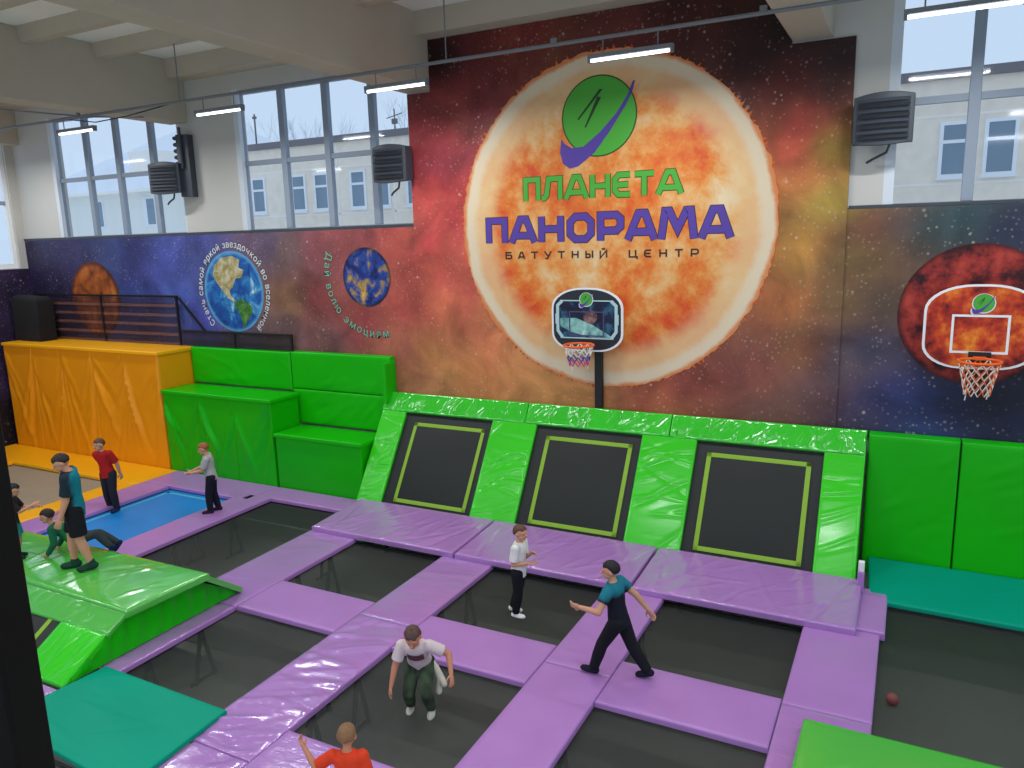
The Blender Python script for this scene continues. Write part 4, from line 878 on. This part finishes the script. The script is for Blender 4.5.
# ------------------------------------------------------------------ conduit and tube lights
cd = thing('lighting_conduit', (0, -2.0, 7.93), 'long thin grey conduit carrying the tube lights under the ceiling beams', 'conduit')
MB().tube([(XL+0.02, 0, -0.01), (-12.4, 0, 0.0), (-6, 0, 0), (0, 0, 0), (XR, 0, 0)], 0.028, 8).build('pipe', M['fixture'], cd)
for x in (-9.9, -3.85): MB().tube([(x, 0, 0), (x, 0, 1.32)], 0.012, 6).build('hanger', M['fixture'], cd)
for x in (-13.0, -2.0, 0.95): MB().bar((x, 0, 0.0), (x, 0, 0.09), 0.09, 0.04).build('clamp', M['fixture'], cd)
MB().tube([(-13.5, 0, 0.0), (-12.6, 0.1, -0.13), (-11.6, 0.1, -0.10), (-10.0, 0, 0)], 0.012, 6).build('cable', M['black'], cd)
MB().tube([(-15.9, -0.4, 0.42), (-13.4, 0.5, 0.10), (-12.0, 0.8, 0.0)], 0.02, 6).build('cable', M['fixture'], cd)
first = {}
def tube_light(x, y, label):
    root = thing('tube_light', (x, y, 7.66), label, 'tube light', 'fluorescent tube lights')
    def make(name, fn, m):
        if name not in first:
            o = fn().build(name, m); first[name] = o.data
        else: o = bpy.data.objects.new(name, first[name]); col.objects.link(o)
        o.parent = root
    make('housing', lambda: MB().box(-0.62, 0.62, -0.045, 0.045, 0.0, 0.06), M['fixture'])
    make('tube', lambda: MB().tube([(-0.58, 0, -0.025), (0.58, 0, -0.025)], 0.02, 10), M['tube'])
    make('end_cap', lambda: MB().box(-0.62, -0.58, -0.04, 0.04, -0.05, 0.0).box(0.58, 0.62, -0.04, 0.04, -0.05, 0.0), M['fixture'])
    make('hook', lambda: MB().tube([(-0.4, 0, 0.06), (-0.4, 0, 0.27)], 0.01, 6).tube([(0.4, 0, 0.06), (0.4, 0, 0.27)], 0.01, 6), M['fixture'])
    ld = bpy.data.lights.new('tube_glow', 'AREA'); ld.shape = 'RECTANGLE'; ld.size = 1.15; ld.size_y = 0.06; ld.energy = TUBE_WATTS; ld.color = (0.93, 0.97, 1.0); ld.spread = R(175)
    lo = bpy.data.objects.new('tube_glow', ld); col.objects.link(lo); lo.parent = root; lo.location = (0, 0, -0.06)
for x, lb in ((-17.15, 'tube light by the side wall at the end of the conduit'), (-13.12, 'tube light in front of the window with the snowy roof'), (-8.88, 'tube light in front of the pier between the two windows'), (-4.83, 'tube light at the edge of the tall sun mural near the big beam'), (-0.84, 'tube light in front of the sun, above the green globe'), (3.2, 'tube light in front of the window beside the pier heater'), (7.25, 'tube light beyond the last window')):
    tube_light(x, -2.0, lb)
for y, w in ((-8.0, 'over the middle of the hall'), (-14.0, 'over the gallery')):  # unseen rows, added to light the hall
    for k in range(6): tube_light(-15.1+4.05*k, y, 'added unseen tube light %s, %s from the side wall' % (w, ('first', 'second', 'third', 'fourth', 'fifth', 'sixth')[k]))

# ------------------------------------------------------------------ dark post beside the camera
ps = thing('gallery_post', (1.24-0.153*0.8866, -12.07-0.153*0.4625, 2.5), 'dark blurred steel post close to the viewer, beside the teal mat', 'post', rz=R(27.56))
bevel(MB().box(-0.12, 0.12, -0.06, 0.06, 0, 4.6).build('column', mat('blackened_steel', (9, 5, 5), 0.7, spec=0.15), ps), 0.008)
for k in range(14):
    MB().ell((0.075 if k % 2 else 0.02, -0.062, 0.25+0.31*k), 0.007, 0.004, 0.007, 10, 6).build('rivet', mat('dull_rivet', (92, 84, 80), 0.5) if k == 0 else bpy.data.materials['dull_rivet'], ps)

# ------------------------------------------------------------------ outside, with washed-out haze put into the pale colours
M['panel'] = mat('grey_panel_wall', (244, 230, 212), 0.9, noise=(3, 0.06))
M['joint'] = mat('pale_joint', (250, 244, 234), 0.9)
M['cap'] = mat('roof_cap', (120, 116, 120), 0.7)
M['far_glass'] = mat('dark_window_glass', (120, 142, 160), 0.15, spec=0.6)
M['pvc'] = mat('white_window_frame', (240, 242, 245), 0.6)
M['snow'] = mat('snow', (240, 244, 250), 0.9, noise=(0.4, 0.03))
M['cream'] = mat('pale_house_wall', (238, 238, 230), 0.9)
BY = 14.0
bd = thing('panel_building', (-8, BY, -1.0), 'long grey panel building with white framed windows behind the glass', 'building'); z0 = 1.0
MB().box(-17.6, 20, 0, 8, 0, 9.35+z0).build('wall', M['panel'], bd, smooth=False)
MB().box(-17.7, 20.1, -0.12, 8.1, 9.35+z0, 9.62+z0).build('roof_cap', M['cap'], bd, smooth=False)
jn = MB()
for k in range(13): jn.box(-17.6+2.95*k+0.3, -17.6+2.95*k+0.36, -0.012, 0.01, 0, 9.3+z0)
for z in (6.35, 8.3, 5.2, 3.1): jn.box(-17.6, 20, -0.012, 0.01, z+z0, z+z0+0.06)
jn.build('panel_joint', M['joint'], bd, smooth=False)
for c in (-24.0, -21.6, -20.3, -18.3, -17.05, -15.4, -13.9, -12.4, -9.6, -8.4, -5.5, -4.3, -1.4, -0.2, 1.7, 3.76, 4.9, 7.6, 8.8):
    x = c+8.0; w, hh = 0.42, 0.80
    f = MB().box(-w, w, -0.05, 0.02, -hh, -hh+0.1).box(-w, w, -0.05, 0.02, hh-0.1, hh).box(-w-.001, -w+0.1, -0.052, 0.021, -hh, hh+.001).box(w-0.1, w+.001, -0.052, 0.021, -hh, hh+.001).box(-w+.05, w-.05, -0.048, 0.015, 0.18, 0.28).box(-w-0.05, w+0.05, -0.14, 0.022, -hh-0.06, -hh+0.001).build('window', M['pvc'], bd, smooth=False)
    f.location = (x, 0, 7.35+z0)
    MB().box(-w+0.1, w-0.1, -0.02, 0.01, -hh+0.1, hh-0.1).build('pane', M['far_glass'], f, smooth=False)
am = MB().tube([(0, 0, 0), (0, 0, 0.9)], 0.03, 6).tube([(-0.4, 0, 0.55), (0.4, 0, 0.7)], 0.02, 6).box(-0.12, 0.12, -0.05, 0.05, 0.3, 0.5).build('antenna', M['cap']); am.location = (-16.6, BY+0.5, 9.62)
tag(am, 'small antenna on the grey roof edge seen through the window beside the sun mural', 'antenna')
am = MB().tube([(0, 0, 0), (0, 0, 1.4)], 0.04, 6).box(-0.1, 0.1, -0.04, 0.04, 1.2, 1.3).build('chimney_pipe', M['cap']); am.location = (-24.4, BY+0.5, 9.62)
tag(am, 'thin pipe on the grey roof edge near the pier between the windows', 'pipe')
hs = thing('white_house', (-34.0, BY+1, -1.0), 'white house with a snow covered hipped roof behind the glass', 'house')
MB().box(-9, 7.2, 0, 12, 0, 9.15).build('wall', M['cream'], hs, smooth=False)
MB().add([(-9.6, -0.6, 9.1), (7.8, -0.6, 9.1), (7.8, 12.6, 9.1), (-9.6, 12.6, 9.1), (-3.5, 6, 13.0), (1.5, 6, 13.0)], [(0, 1, 5, 4), (1, 2, 5), (2, 3, 4, 5), (3, 0, 4), (3, 2, 1, 0)]).build('roof', M['snow'], hs, smooth=False)
MB().box(-9.65, 7.85, -0.66, 12.66, 8.98, 9.12).build('eaves', M['joint'], hs, smooth=False)
for x in (-6.5, -3.0, 1.2):
    f = MB().box(-0.5, 0.5, -0.04, 0.02, -0.75, 0.75).build('window', M['pvc'], hs, smooth=False); f.location = (x, 0, 8.0)
    MB().box(-0.18, 0.4, -0.05, 0.0, -0.65, 0.65).build('pane', M['far_glass'], f, smooth=False)
MB().box(-1.6, 0.4, 1.2, 4.5, 10.0, 11.3).build('dormer', M['joint'], hs, smooth=False)
MB().box(-60, 40, 0.6, 60, -1.2, -1.0).build('snowy_ground', M['snow'])['kind'] = 'structure'
rnd = random.Random(11); bark = mat('hazed_pale_bark', (196, 202, 212), 0.9)  # haze put into the pale bark colour
def tree(x, y, h, label):
    t = MB()
    def grow(p, d, ln, r, lev):
        q = p + d*ln; t.tube([p, (p+q)/2 + Vector((rnd.uniform(-.05, .05), 0, 0))*ln, q], [r, r*0.8, r*0.6], 5)
        if lev == 0: return
        for _ in range(3 if lev > 1 else 4):
            e = (d + Vector((rnd.uniform(-.7, .7), rnd.uniform(-.5, .5), rnd.uniform(0, .5)))).normalized()
            grow(p + d*ln*rnd.uniform(0.55, 1.0), e, ln*rnd.uniform(0.5, 0.75), r*0.55, lev-1)
    grow(Vector((0, 0, 0)), Vector((0, 0, 1)), h*0.45, 0.16, 5)
    o = t.build('bare_tree', bark, fix=False); o.location = (x, y, -1.0); tag(o, label, 'tree', 'bare trees behind the white house')
tree(-37.5, 31, 16, 'bare winter tree above the ridge of the snowy roof'); tree(-31.0, 36, 16.5, 'bare winter tree beyond the falling edge of the snowy roof'); tree(-47, 40, 17, 'bare winter tree near the side of the window with the snowy roof')

# ------------------------------------------------------------------ people
SKIN = mat('skin', (198, 142, 114), 0.55, spec=0.35); SKIN_WARM = mat('skin_warm', (190, 128, 100), 0.55, spec=0.35)
EYE = mat('eye', (30, 24, 24), 0.3); LIP = mat('lip', (150, 80, 74), 0.5)
def two_tone(name, a, b, axis, t0, t1, rough=0.85):
    """cloth that changes from a to b along one body axis (0 side, 1 back to front, 2 up)"""
    m = mat(name, a, rough, spec=0.25); nt = m.node_tree; bs = nt.nodes['Principled BSDF']
    tc = nt.nodes.new('ShaderNodeTexCoord'); sp = nt.nodes.new('ShaderNodeSeparateXYZ'); nt.links.new(tc.outputs['Generated'], sp.inputs[0])
    n = nt.nodes.new('ShaderNodeTexNoise'); n.inputs['Scale'].default_value = 9; nt.links.new(tc.outputs['Generated'], n.inputs['Vector'])
    ad = nt.nodes.new('ShaderNodeMath'); ad.operation = 'MULTIPLY_ADD'; ad.inputs[1].default_value = 0.2; nt.links.new(n.outputs['Fac'], ad.inputs[0]); nt.links.new(sp.outputs[axis], ad.inputs[2])
    mr = nt.nodes.new('ShaderNodeMapRange'); mr.inputs['From Min'].default_value = t0+0.1; mr.inputs['From Max'].default_value = t1+0.1; nt.links.new(ad.outputs[0], mr.inputs['Value'])
    mx = nt.nodes.new('ShaderNodeMix'); mx.data_type = 'RGBA'; mx.inputs[6].default_value = (*lin(a), 1); mx.inputs[7].default_value = (*lin(b), 1)
    nt.links.new(mr.outputs[0], mx.inputs[0]); nt.links.new(mx.outputs[2], bs.inputs['Base Color']); return m
def cloth(name, rgb, rough=0.85): return mat(name, rgb, rough, spec=0.25, noise=(9, 0.08), bump=((14, 14, 22), 0.25))

def fuse(mb, name, m, parent, vox, smooth=3, factor=0.5):
    """grow one continuous surface round the shapes"""
    o = mb.build(name, m, parent, smooth=True)
    md = o.modifiers.new('skin', 'REMESH'); md.mode = 'VOXEL'; md.voxel_size = vox
    s = o.modifiers.new('relax', 'SMOOTH'); s.iterations = smooth; s.factor = factor
    dg = bpy.context.evaluated_depsgraph_get(); dg.update()
    me = bpy.data.meshes.new_from_object(o.evaluated_get(dg)); old = o.data
    o.modifiers.clear(); o.data = me; bpy.data.meshes.remove(old); me.name = name
    me.materials.clear(); me.materials.append(m); me.shade_smooth()
    return o
def bend(a, b, l1, l2, pole):
    a, b, pole = Vector(a), Vector(b), Vector(pole); d = b-a; L_ = min(d.length, (l1+l2)*0.995); d.normalize(); b = a+d*L_
    x = (l1*l1-l2*l2+L_*L_)/(2*L_); h = math.sqrt(max(l1*l1-x*x, 0)); p = pole - d*pole.dot(d); p.normalize()
    return a+d*x+p*h, b

def person(label, loc, heading, H, clothes, hair, lean=4, side=0, pelvis=(0, 0, 0.52), footL=(-0.06, 0, 0.04), footR=(0.06, 0, 0.04), handL=(-0.15, 0.02, 0.47), handR=(0.15, 0.02, 0.47),
           look=(0, 0), knee=(0, 1, 0), kneeL=None, kneeR=None, elbow=(0, -1, -0.2), toeL=0, toeR=0, pitchL=0, pitchR=0, hs=0.155, skin=None, vox=None, hair_len=0.0, twist=0, adult=False, group=None, curl=0.5):
    skin = skin or SKIN
    rt = thing('person', loc, label, 'person', group, heading-R(90)); vox = vox or 0.0062
    S = lambda v: Vector(v)*H
    P = S(pelvis)
    up = Vector((math.sin(R(side)), math.sin(R(lean))*math.cos(R(side)), math.cos(R(lean))*math.cos(R(side)))).normalized()
    X = Vector((1, 0, 0)); X = (X-up*X.dot(up)).normalized(); F = up.cross(X).normalized()
    if F.y < -0.2 and lean < 80: F = -F
    tw = Matrix.Rotation(R(twist), 3, up); X2, F2 = tw @ X, tw @ F
    sw = 0.122 if adult else 0.108
    sp = lambda t: P + up*(t*H)
    def rings(off, t0, t1):
        base = [(-.075, .050, .046), (-.05, .078, .058), (0.0, .088, .064), (.05, .083, .060), (.11, .072, .053), (.17, .079, .057), (.22, .088, .060), (.262, .090, .055), (.29, .070, .044), (.308, .036, .034), (.325, .030, .030)]
        wide = 1.08 if adult else 1.0
        out = []
        for t, rx, ry in base:
            if t0-1e-6 <= t <= t1+1e-6:
                k = min(max(t/0.3, 0), 1); a, f = X.lerp(X2, k).normalized(), F.lerp(F2, k).normalized()
                out.append((sp(t), a, f, (rx*wide+off)*H, (ry+off)*H))
        return out
    neck = sp(0.31)
    hy, hp = R(look[0]), R(look[1])
    hu = (up*0.35 + Vector((0, 0, 1))*0.65).normalized()
    hf = (Matrix.Rotation(hy, 3, 'Z') @ Vector((0, 1, 0))); hx = hf.cross(Vector((0, 0, 1))).normalized()
    hf = (hf*math.cos(hp) + Vector((0, 0, 1))*math.sin(hp)).normalized(); hu2 = hx.cross(hf).normalized()
    hh = hs*H
    HC = neck + hu*(0.012*H) + hu2*(hh*0.56) + hf*(hh*0.07)
    HM = Matrix((hx, hf, hu2)).transposed()
    hd = lambda x, y, z: HC + HM @ Vector((x*hh, y*hh, z*hh))
    sL, sR = sp(0.268) - X2*sw*H, sp(0.268) + X2*sw*H
    ua, fa = 0.172*H, 0.150*H
    eL, wL = bend(sL, S(handL), ua, fa, elbow); eR, wR = bend(sR, S(handR), ua, fa, (-elbow[0], elbow[1], elbow[2]))
    hL, hR = P - X*0.055*H - up*0.012*H, P + X*0.055*H - up*0.012*H
    kL, aL = bend(hL, S(footL), 0.243*H, 0.232*H, kneeL or knee); kR, aR = bend(hR, S(footR), 0.243*H, 0.232*H, kneeR or knee)
    # --- body: one surface
    b = MB(); b.loft(rings(0, -.075, .325))
    b.rcone(neck - up*0.02*H, HC - hu2*hh*0.25, 0.033*H, 0.030*H)
    b.ell(HC + hu2*hh*0.07 - hf*hh*0.03, .385*hh, .46*hh, .43*hh, 18, 12, M=HM.to_4x4())
    b.ell(hd(0, .13, -.22), .28*hh, .30*hh, .28*hh, 14, 10, M=HM.to_4x4())
    b.rcone(hd(0, .40, .02), hd(0, .50, -.12), .045*hh, .075*hh); b.ell(hd(0, .37, -.24), .13*hh, .06*hh, .05*hh, M=HM.to_4x4()); b.ell(hd(0, .34, -.40), .12*hh, .09*hh, .08*hh, M=HM.to_4x4())
    for s in (-1, 1):
        b.ell(hd(s*.39, -.03, -.05), .05*hh, .09*hh, .14*hh, 8, 6, M=HM.to_4x4())
        b.rcone(hd(s*.08, .41, .09), hd(s*.24, .37, .10), .036*hh, .034*hh)
    for sh, el, wr, s in ((sL, eL, wL, -1), (sR, eR, wR, 1)):
        b.rcone(sp(0.25) + X2*s*0.06*H, sh, .042*H, .038*H); b.rcone(sh, el, .036*H, .027*H); b.rcone(el, wr, .028*H, .0185*H)
        d = (wr-el).normalized(); ax = d.cross(up if abs(d.dot(up)) < 0.9 else F); ax = (F2 - d*F2.dot(d)).normalized() if (F2 - d*F2.dot(d)).length > 0.2 else ax.normalized()
        pn = d.cross(ax).normalized()
        inward = (P + up*0.15*H - wr); pn = pn if pn.dot(inward) > 0 else -pn
        HMx = Matrix((ax, pn, d)).transposed().to_4x4()
        pc = wr + d*0.034*H; b.ell(pc, .027*H, .014*H, .038*H, 12, 8, M=HMx)
        for q, (o_, ln) in enumerate(((-.0195, .034), (-.0065, .043), (.0065, .041), (.0195, .036))):
            p0 = wr + d*0.060*H + ax*o_*H; p1 = p0 + (d*math.cos(curl*.6) + pn*math.sin(curl*.6) + ax*o_*3)*ln*.55*H; p2 = p1 + (d*math.cos(curl*1.7) + pn*math.sin(curl*1.7))*ln*.55*H
            fr = max(.0062*H, 0.0066); b.rcone(p0, p1, fr*1.06, fr); b.rcone(p1, p2, fr, fr*.85)
        t0 = wr + d*0.018*H + ax*0.022*H; t1 = t0 + (d*.6 + ax*.75 + pn*.2).normalized()*.026*H; t2 = t1 + (d*.9 + ax*.3 + pn*.4).normalized()*.022*H
        b.rcone(t0, t1, max(.0085*H, .0085), max(.0075*H, .0075)); b.rcone(t1, t2, max(.0075*H, .0075), .006*H)
    feet = []
    for hp_, kn, an, toe, pit, s in ((hL, kL, aL, toeL, pitchL, -1), (hR, kR, aR, toeR, pitchR, 1)):
        b.rcone(hp_, kn, .056*H, .038*H); b.rcone(kn, kn.lerp(an, 0.35), .037*H, .038*H); b.rcone(kn.lerp(an, 0.35), an, .038*H, .024*H)
        td = Vector((math.sin(R(toe)), math.cos(R(toe))*math.cos(R(pit)), math.sin(R(pit)))).normalized(); fu = Vector((1, 0, 0)).cross(td).normalized(); fu = fu if fu.z > -0.5 else -fu
        he = an - fu*0.018*H - td*0.02*H; tp = an - fu*0.024*H + td*0.085*H
        b.rcone(he, tp, .024*H, .018*H); feet.append((an, td, fu, he, tp))
    fuse(b, 'body', skin, rt, vox, 2)
    for s in (-1, 1):
        MB().ell(hd(s*.165, .375, .045), .046*hh, .028*hh, .026*hh, 10, 8, M=HM.to_4x4()).build('eye', EYE, rt)
    MB().ell(hd(0, .415, -.265), .10*hh, .03*hh, .022*hh, 10, 8, M=HM.to_4x4()).build('mouth', LIP, rt)
    # --- hair
    hb = MB(); nu, nv = 34, 22; vs = []; fs = []; rn = random.Random(int(abs(loc[0])*100))
    for i in range(nv+1):
        th = math.pi*i/nv
        for j in range(nu):
            ph = 2*math.pi*j/nu; x, y, z = math.sin(th)*math.cos(ph), math.sin(th)*math.sin(ph), math.cos(th)
            line = (0.36 + 0.08*math.sin(ph*5)) if y > 0.35 else (0.36-(0.35-y)*1.15 if y > -0.4 else -0.52 - hair_len)
            g = 0.80 if z <= line else min(1.10, 1.05 + (z-line)*0.2)
            g += 0.035*math.sin(ph*9+i)*math.sin(th*7)+rn.uniform(-.02, .02) if g > 1 else 0
            vs.append(HC + HM @ Vector((x*.385*hh*g, (y*.46*g-.035)*hh, (z*.43*g+.075)*hh)))
    fs = [(i*nu+j, (i+1)*nu+j, (i+1)*nu+(j+1) % nu, i*nu+(j+1) % nu) for i in range(nv) for j in range(nu)]
    hb.add(vs, fs).build('hair', hair, rt, angle=80)
    # --- clothes
    c = clothes; cv = 0.0105
    if 'shirt' in c:
        t = MB(); rg = rings(0.016, -.05 if not c.get('long') else -.075, .308); r0 = rg[0]
        rg[0] = (r0[0], r0[1], r0[2], r0[3]+.014*H, r0[4]+.014*H); t.loft(rg)
        for sh, el, wr, s in ((sL, eL, wL, -1), (sR, eR, wR, 1)):
            t.rcone(sp(0.25) + X2*s*0.06*H, sh, .050*H, .049*H)
            if c.get('sleeve', .75) <= 1: t.rcone(sh, sh.lerp(el, c.get('sleeve', .75)), .048*H, .049*H, caps=False)
            else: t.rcone(sh, el, .047*H, .038*H); t.rcone(el, el.lerp(wr, .93), .038*H, .030*H)
        fuse(t, c.get('shirt_name', 'shirt'), c['shirt'], rt, cv, 2)
    t = MB(); t.loft(rings(0.009, -.075, .05))
    if 'trousers' in c:
        for hp_, kn, an in ((hL, kL, aL), (hR, kR, aR)):
            t.rcone(hp_, kn, .068*H, .050*H); t.rcone(kn, kn.lerp(an, 0.4), .050*H, .050*H); t.rcone(kn.lerp(an, .4), kn.lerp(an, .97), .050*H, .040*H, caps=False)
        fuse(t, 'trousers', c['trousers'], rt, cv, 2)
    else:
        for hp_, kn in ((hL, kL), (hR, kR)): t.ell(hp_, .070*H, .068*H, .070*H); t.rcone(hp_, hp_.lerp(kn, .86), .070*H, .066*H, caps=False)
        fuse(t, 'shorts', c['shorts'], rt, cv, 2)
    for (an, td, fu, he, tp) in feet:
        t = MB(); t.rcone(he + fu*.004*H, tp, .031*H, .025*H); t.rcone(an - fu*0.01*H, an + fu*(.02 if c.get('sock') else .004)*H, .030*H, .031*H)
        sidev = td.cross(fu).normalized(); t.ell(he.lerp(tp, .62) - fu*.004*H, .034*H, .07*H, .02*H, M=Matrix((sidev, td, fu)).transposed().to_4x4())
        fuse(t, 'sock' if c.get('sock') else 'shoe', c['shoe'], rt, 0.009, 2)
    return rt, dict(P=P, up=up, X=X, F=F, H=H, sp=sp, rings=rings)
HAIR = lambda n, c: mat(n, c, 0.6, spec=0.35, noise=(30, 0.2))
h_dark = HAIR('dark_brown_hair', (40, 30, 28)); h_brown = HAIR('brown_hair', (92, 62, 44)); h_black = HAIR('black_hair', (26, 20, 26)); h_ginger = HAIR('reddish_hair', (150, 86, 52)); h_fair = HAIR('light_brown_hair', (128, 92, 62)); h_ash = HAIR('ash_brown_hair', (84, 58, 52))
c_black = cloth('black_cloth_trousers', (20, 20, 26)); c_navy = cloth('navy_cloth', (22, 24, 40))
person('man in teal and navy shirt and black shorts looking down on the green platform', (-7.46, -6.64, 0.70), R(230), 1.76,
       dict(shirt=two_tone('teal_navy_shirt', (14, 118, 134), (26, 40, 50), 1, 0.30, 0.46), shorts=c_black, shoe=cloth('dark_green_sock', (22, 58, 44)), sock=True, sleeve=.8, long=True), h_dark,
       lean=1, footL=(-.055, -.075, .028), footR=(.06, .06, .028), handL=(-.12, .09, .47), handR=(.10, .10, .45), look=(10, -28), hs=.132, adult=True, toeL=-8, toeR=8)
person('boy in a red shirt and dark trousers standing on the blue trampoline', (-11.42, -3.42, -0.10), R(282), 1.53,
       dict(shirt=cloth('red_shirt', (168, 26, 26)), trousers=cloth('charcoal_trousers', (34, 32, 42)), shoe=cloth('navy_sock', (26, 34, 70)), sock=True, sleeve=.85), h_brown,
       lean=3, side=7, pelvis=(.02, 0, .52), footL=(-.075, .02, .028), footR=(.06, -.02, .028), handL=(-.10, -.085, .50), handR=(.06, -.10, .50), look=(-14, -8), elbow=(-1, -.5, 0), hs=.152)
person('boy in pale grey shirt and navy trousers holding his hands forward', (-9.15, -2.83, 0.0), R(222), 1.42,
       dict(shirt=cloth('pale_grey_shirt', (172, 168, 170)), trousers=c_navy, shoe=cloth('dark_shoe', (40, 26, 44)), sleeve=.8), h_ginger,
       lean=5, footL=(-.05, .05, .028), footR=(.055, -.05, .028), handL=(-.05, .235, .60), handR=(.06, .25, .595), look=(4, -18), elbow=(-.3, -1, -.5), hs=.15)
person('boy in white shirt, black trousers and white trainers on a square trampoline', (-1.83, -3.95, -0.10), R(4), 1.34,
       dict(shirt=cloth('white_shirt', (222, 218, 214)), trousers=c_black, shoe=cloth('white_trainer', (226, 224, 220)), sleeve=.8, long=True), h_brown,
       lean=2, pelvis=(0, .02, .52), footL=(-.05, -.09, .028), footR=(.055, -.01, .028), handL=(-.03, .15, .70), handR=(.05, .14, .62), look=(-12, -4), elbow=(-.4, -.6, -1), hs=.16)
person('boy in a teal and black shirt and black trousers striding across the purple pads', (0.03, -4.97, 0.0), R(181), 1.50,
       dict(shirt=two_tone('teal_black_shirt', (18, 20, 34), (28, 112, 130), 2, 0.72, 0.86), trousers=c_black, shoe=cloth('black_shoe', (22, 22, 38)), sleeve=.55), h_black,
       lean=8, pelvis=(0, .0, .49), footL=(-.05, .20, .030), footR=(.05, -.235, .044), handL=(-.20, .24, .63), handR=(.18, -.22, .49), look=(14, -6), kneeL=(0, 1, .1), elbow=(-.3, -1, -.4), hs=.145, pitchL=4, pitchR=-14, twist=-6)
rt_, bd_ = person('stooping child in pale shirt and dark camouflage trousers with swinging arms', (-1.83, -6.42, -0.10), R(-66), 1.42,
       dict(shirt=cloth('pale_printed_shirt', (206, 188, 188)), trousers=mat('camouflage_cloth', (48, 62, 42), 0.85, noise=(8, .9)), shoe=cloth('pale_trainer', (190, 188, 178)), sleeve=.7), h_ash,
       lean=34, pelvis=(0, -.05, .40), footL=(-.09, .03, .03), footR=(.09, -.03, .03), handL=(.02-.30, .16, .42), handR=(.22, .20, .22), look=(0, -30), knee=(0, 1, 0), elbow=(-.6, -.8, .3), hs=.16, skin=SKIN_WARM)
pr = MB(); g = []                                            # dark print across the chest
for i in range(9):
    for j in range(5):
        a = (-0.5+i/8)*1.5; t = 0.16+0.085*j/4; k = min(t/.3, 1)
        rx, ry = (.0835+.0125)*1.42, (.0605+.014)*1.42
        g.append(bd_['sp'](t) + bd_['X']*(rx*math.sin(a)) + bd_['F']*(ry*math.cos(a)+0.004))
pr.add(g, [(i*5+j, (i+1)*5+j, (i+1)*5+j+1, i*5+j+1) for i in range(8) for j in range(4)]).build('chest_print', mat('dark_red_print', (92, 52, 60), 0.8), rt_, fix=False)
jk = MB(); 
for a, b2 in (((-.10, -.05, .40), (-.16, .0, .30)), ((-.16, .0, .30), (-.15, .01, .17)), ((-.13, -.04, .36), (-.20, .03, .25))): jk.rcone(Vector(a)*1.42, Vector(b2)*1.42, .022*1.42, .028*1.42)
fuse(jk, 'tied_jacket', cloth('cream_jacket', (206, 200, 180)), rt_, 0.012)
person('child in orange red shirt seen from behind with one hand raised', (-1.13, -8.50, 0.0), R(115), 1.17,
       dict(shirt=cloth('orange_red_shirt', (214, 62, 30)), trousers=c_navy, shoe=cloth('grey_shoe', (80, 80, 84)), sleeve=.8), h_fair,
       lean=4, handL=(-.33, .08, .80), handR=(.17, .05, .48), look=(0, -8), elbow=(-.3, -.2, -1), hs=.165, skin=SKIN_WARM)
person('child in dark shirt and teal shorts half hidden behind the dark post', (-8.76, -6.80, 0.69), R(48), 1.14,
       dict(shirt=cloth('black_shirt', (34, 26, 32)), shorts=cloth('teal_shorts', (30, 128, 132)), shoe=cloth('dark_sock', (24, 44, 34)), sock=True, sleeve=.9), h_black,
       lean=5, handL=(-.10, .25, .64), handR=(.06, .26, .70), look=(0, -20), elbow=(-.3, -1, -.5), hs=.16)
person('child in a green top and dark trousers crawling on the platform behind the coach', (-8.22, -6.26, 0.70), R(222), 1.30,
       dict(shirt=two_tone('green_top', (30, 136, 54), (22, 92, 64), 1, 0.3, .6), trousers=cloth('dark_grey_trousers', (52, 58, 62)), shoe=cloth('navy_shoe', (30, 38, 78)), sleeve=1.6), h_dark,
       lean=46, pelvis=(0, -.02, .13), footL=(-.05, -.40, .0), footR=(.06, -.45, .0), handL=(-.13, .24, .03), handR=(.13, .20, .03), look=(0, -12), knee=(0, .2, 1), elbow=(-.6, -1, 0), hs=.16, pitchL=-50, pitchR=-50)
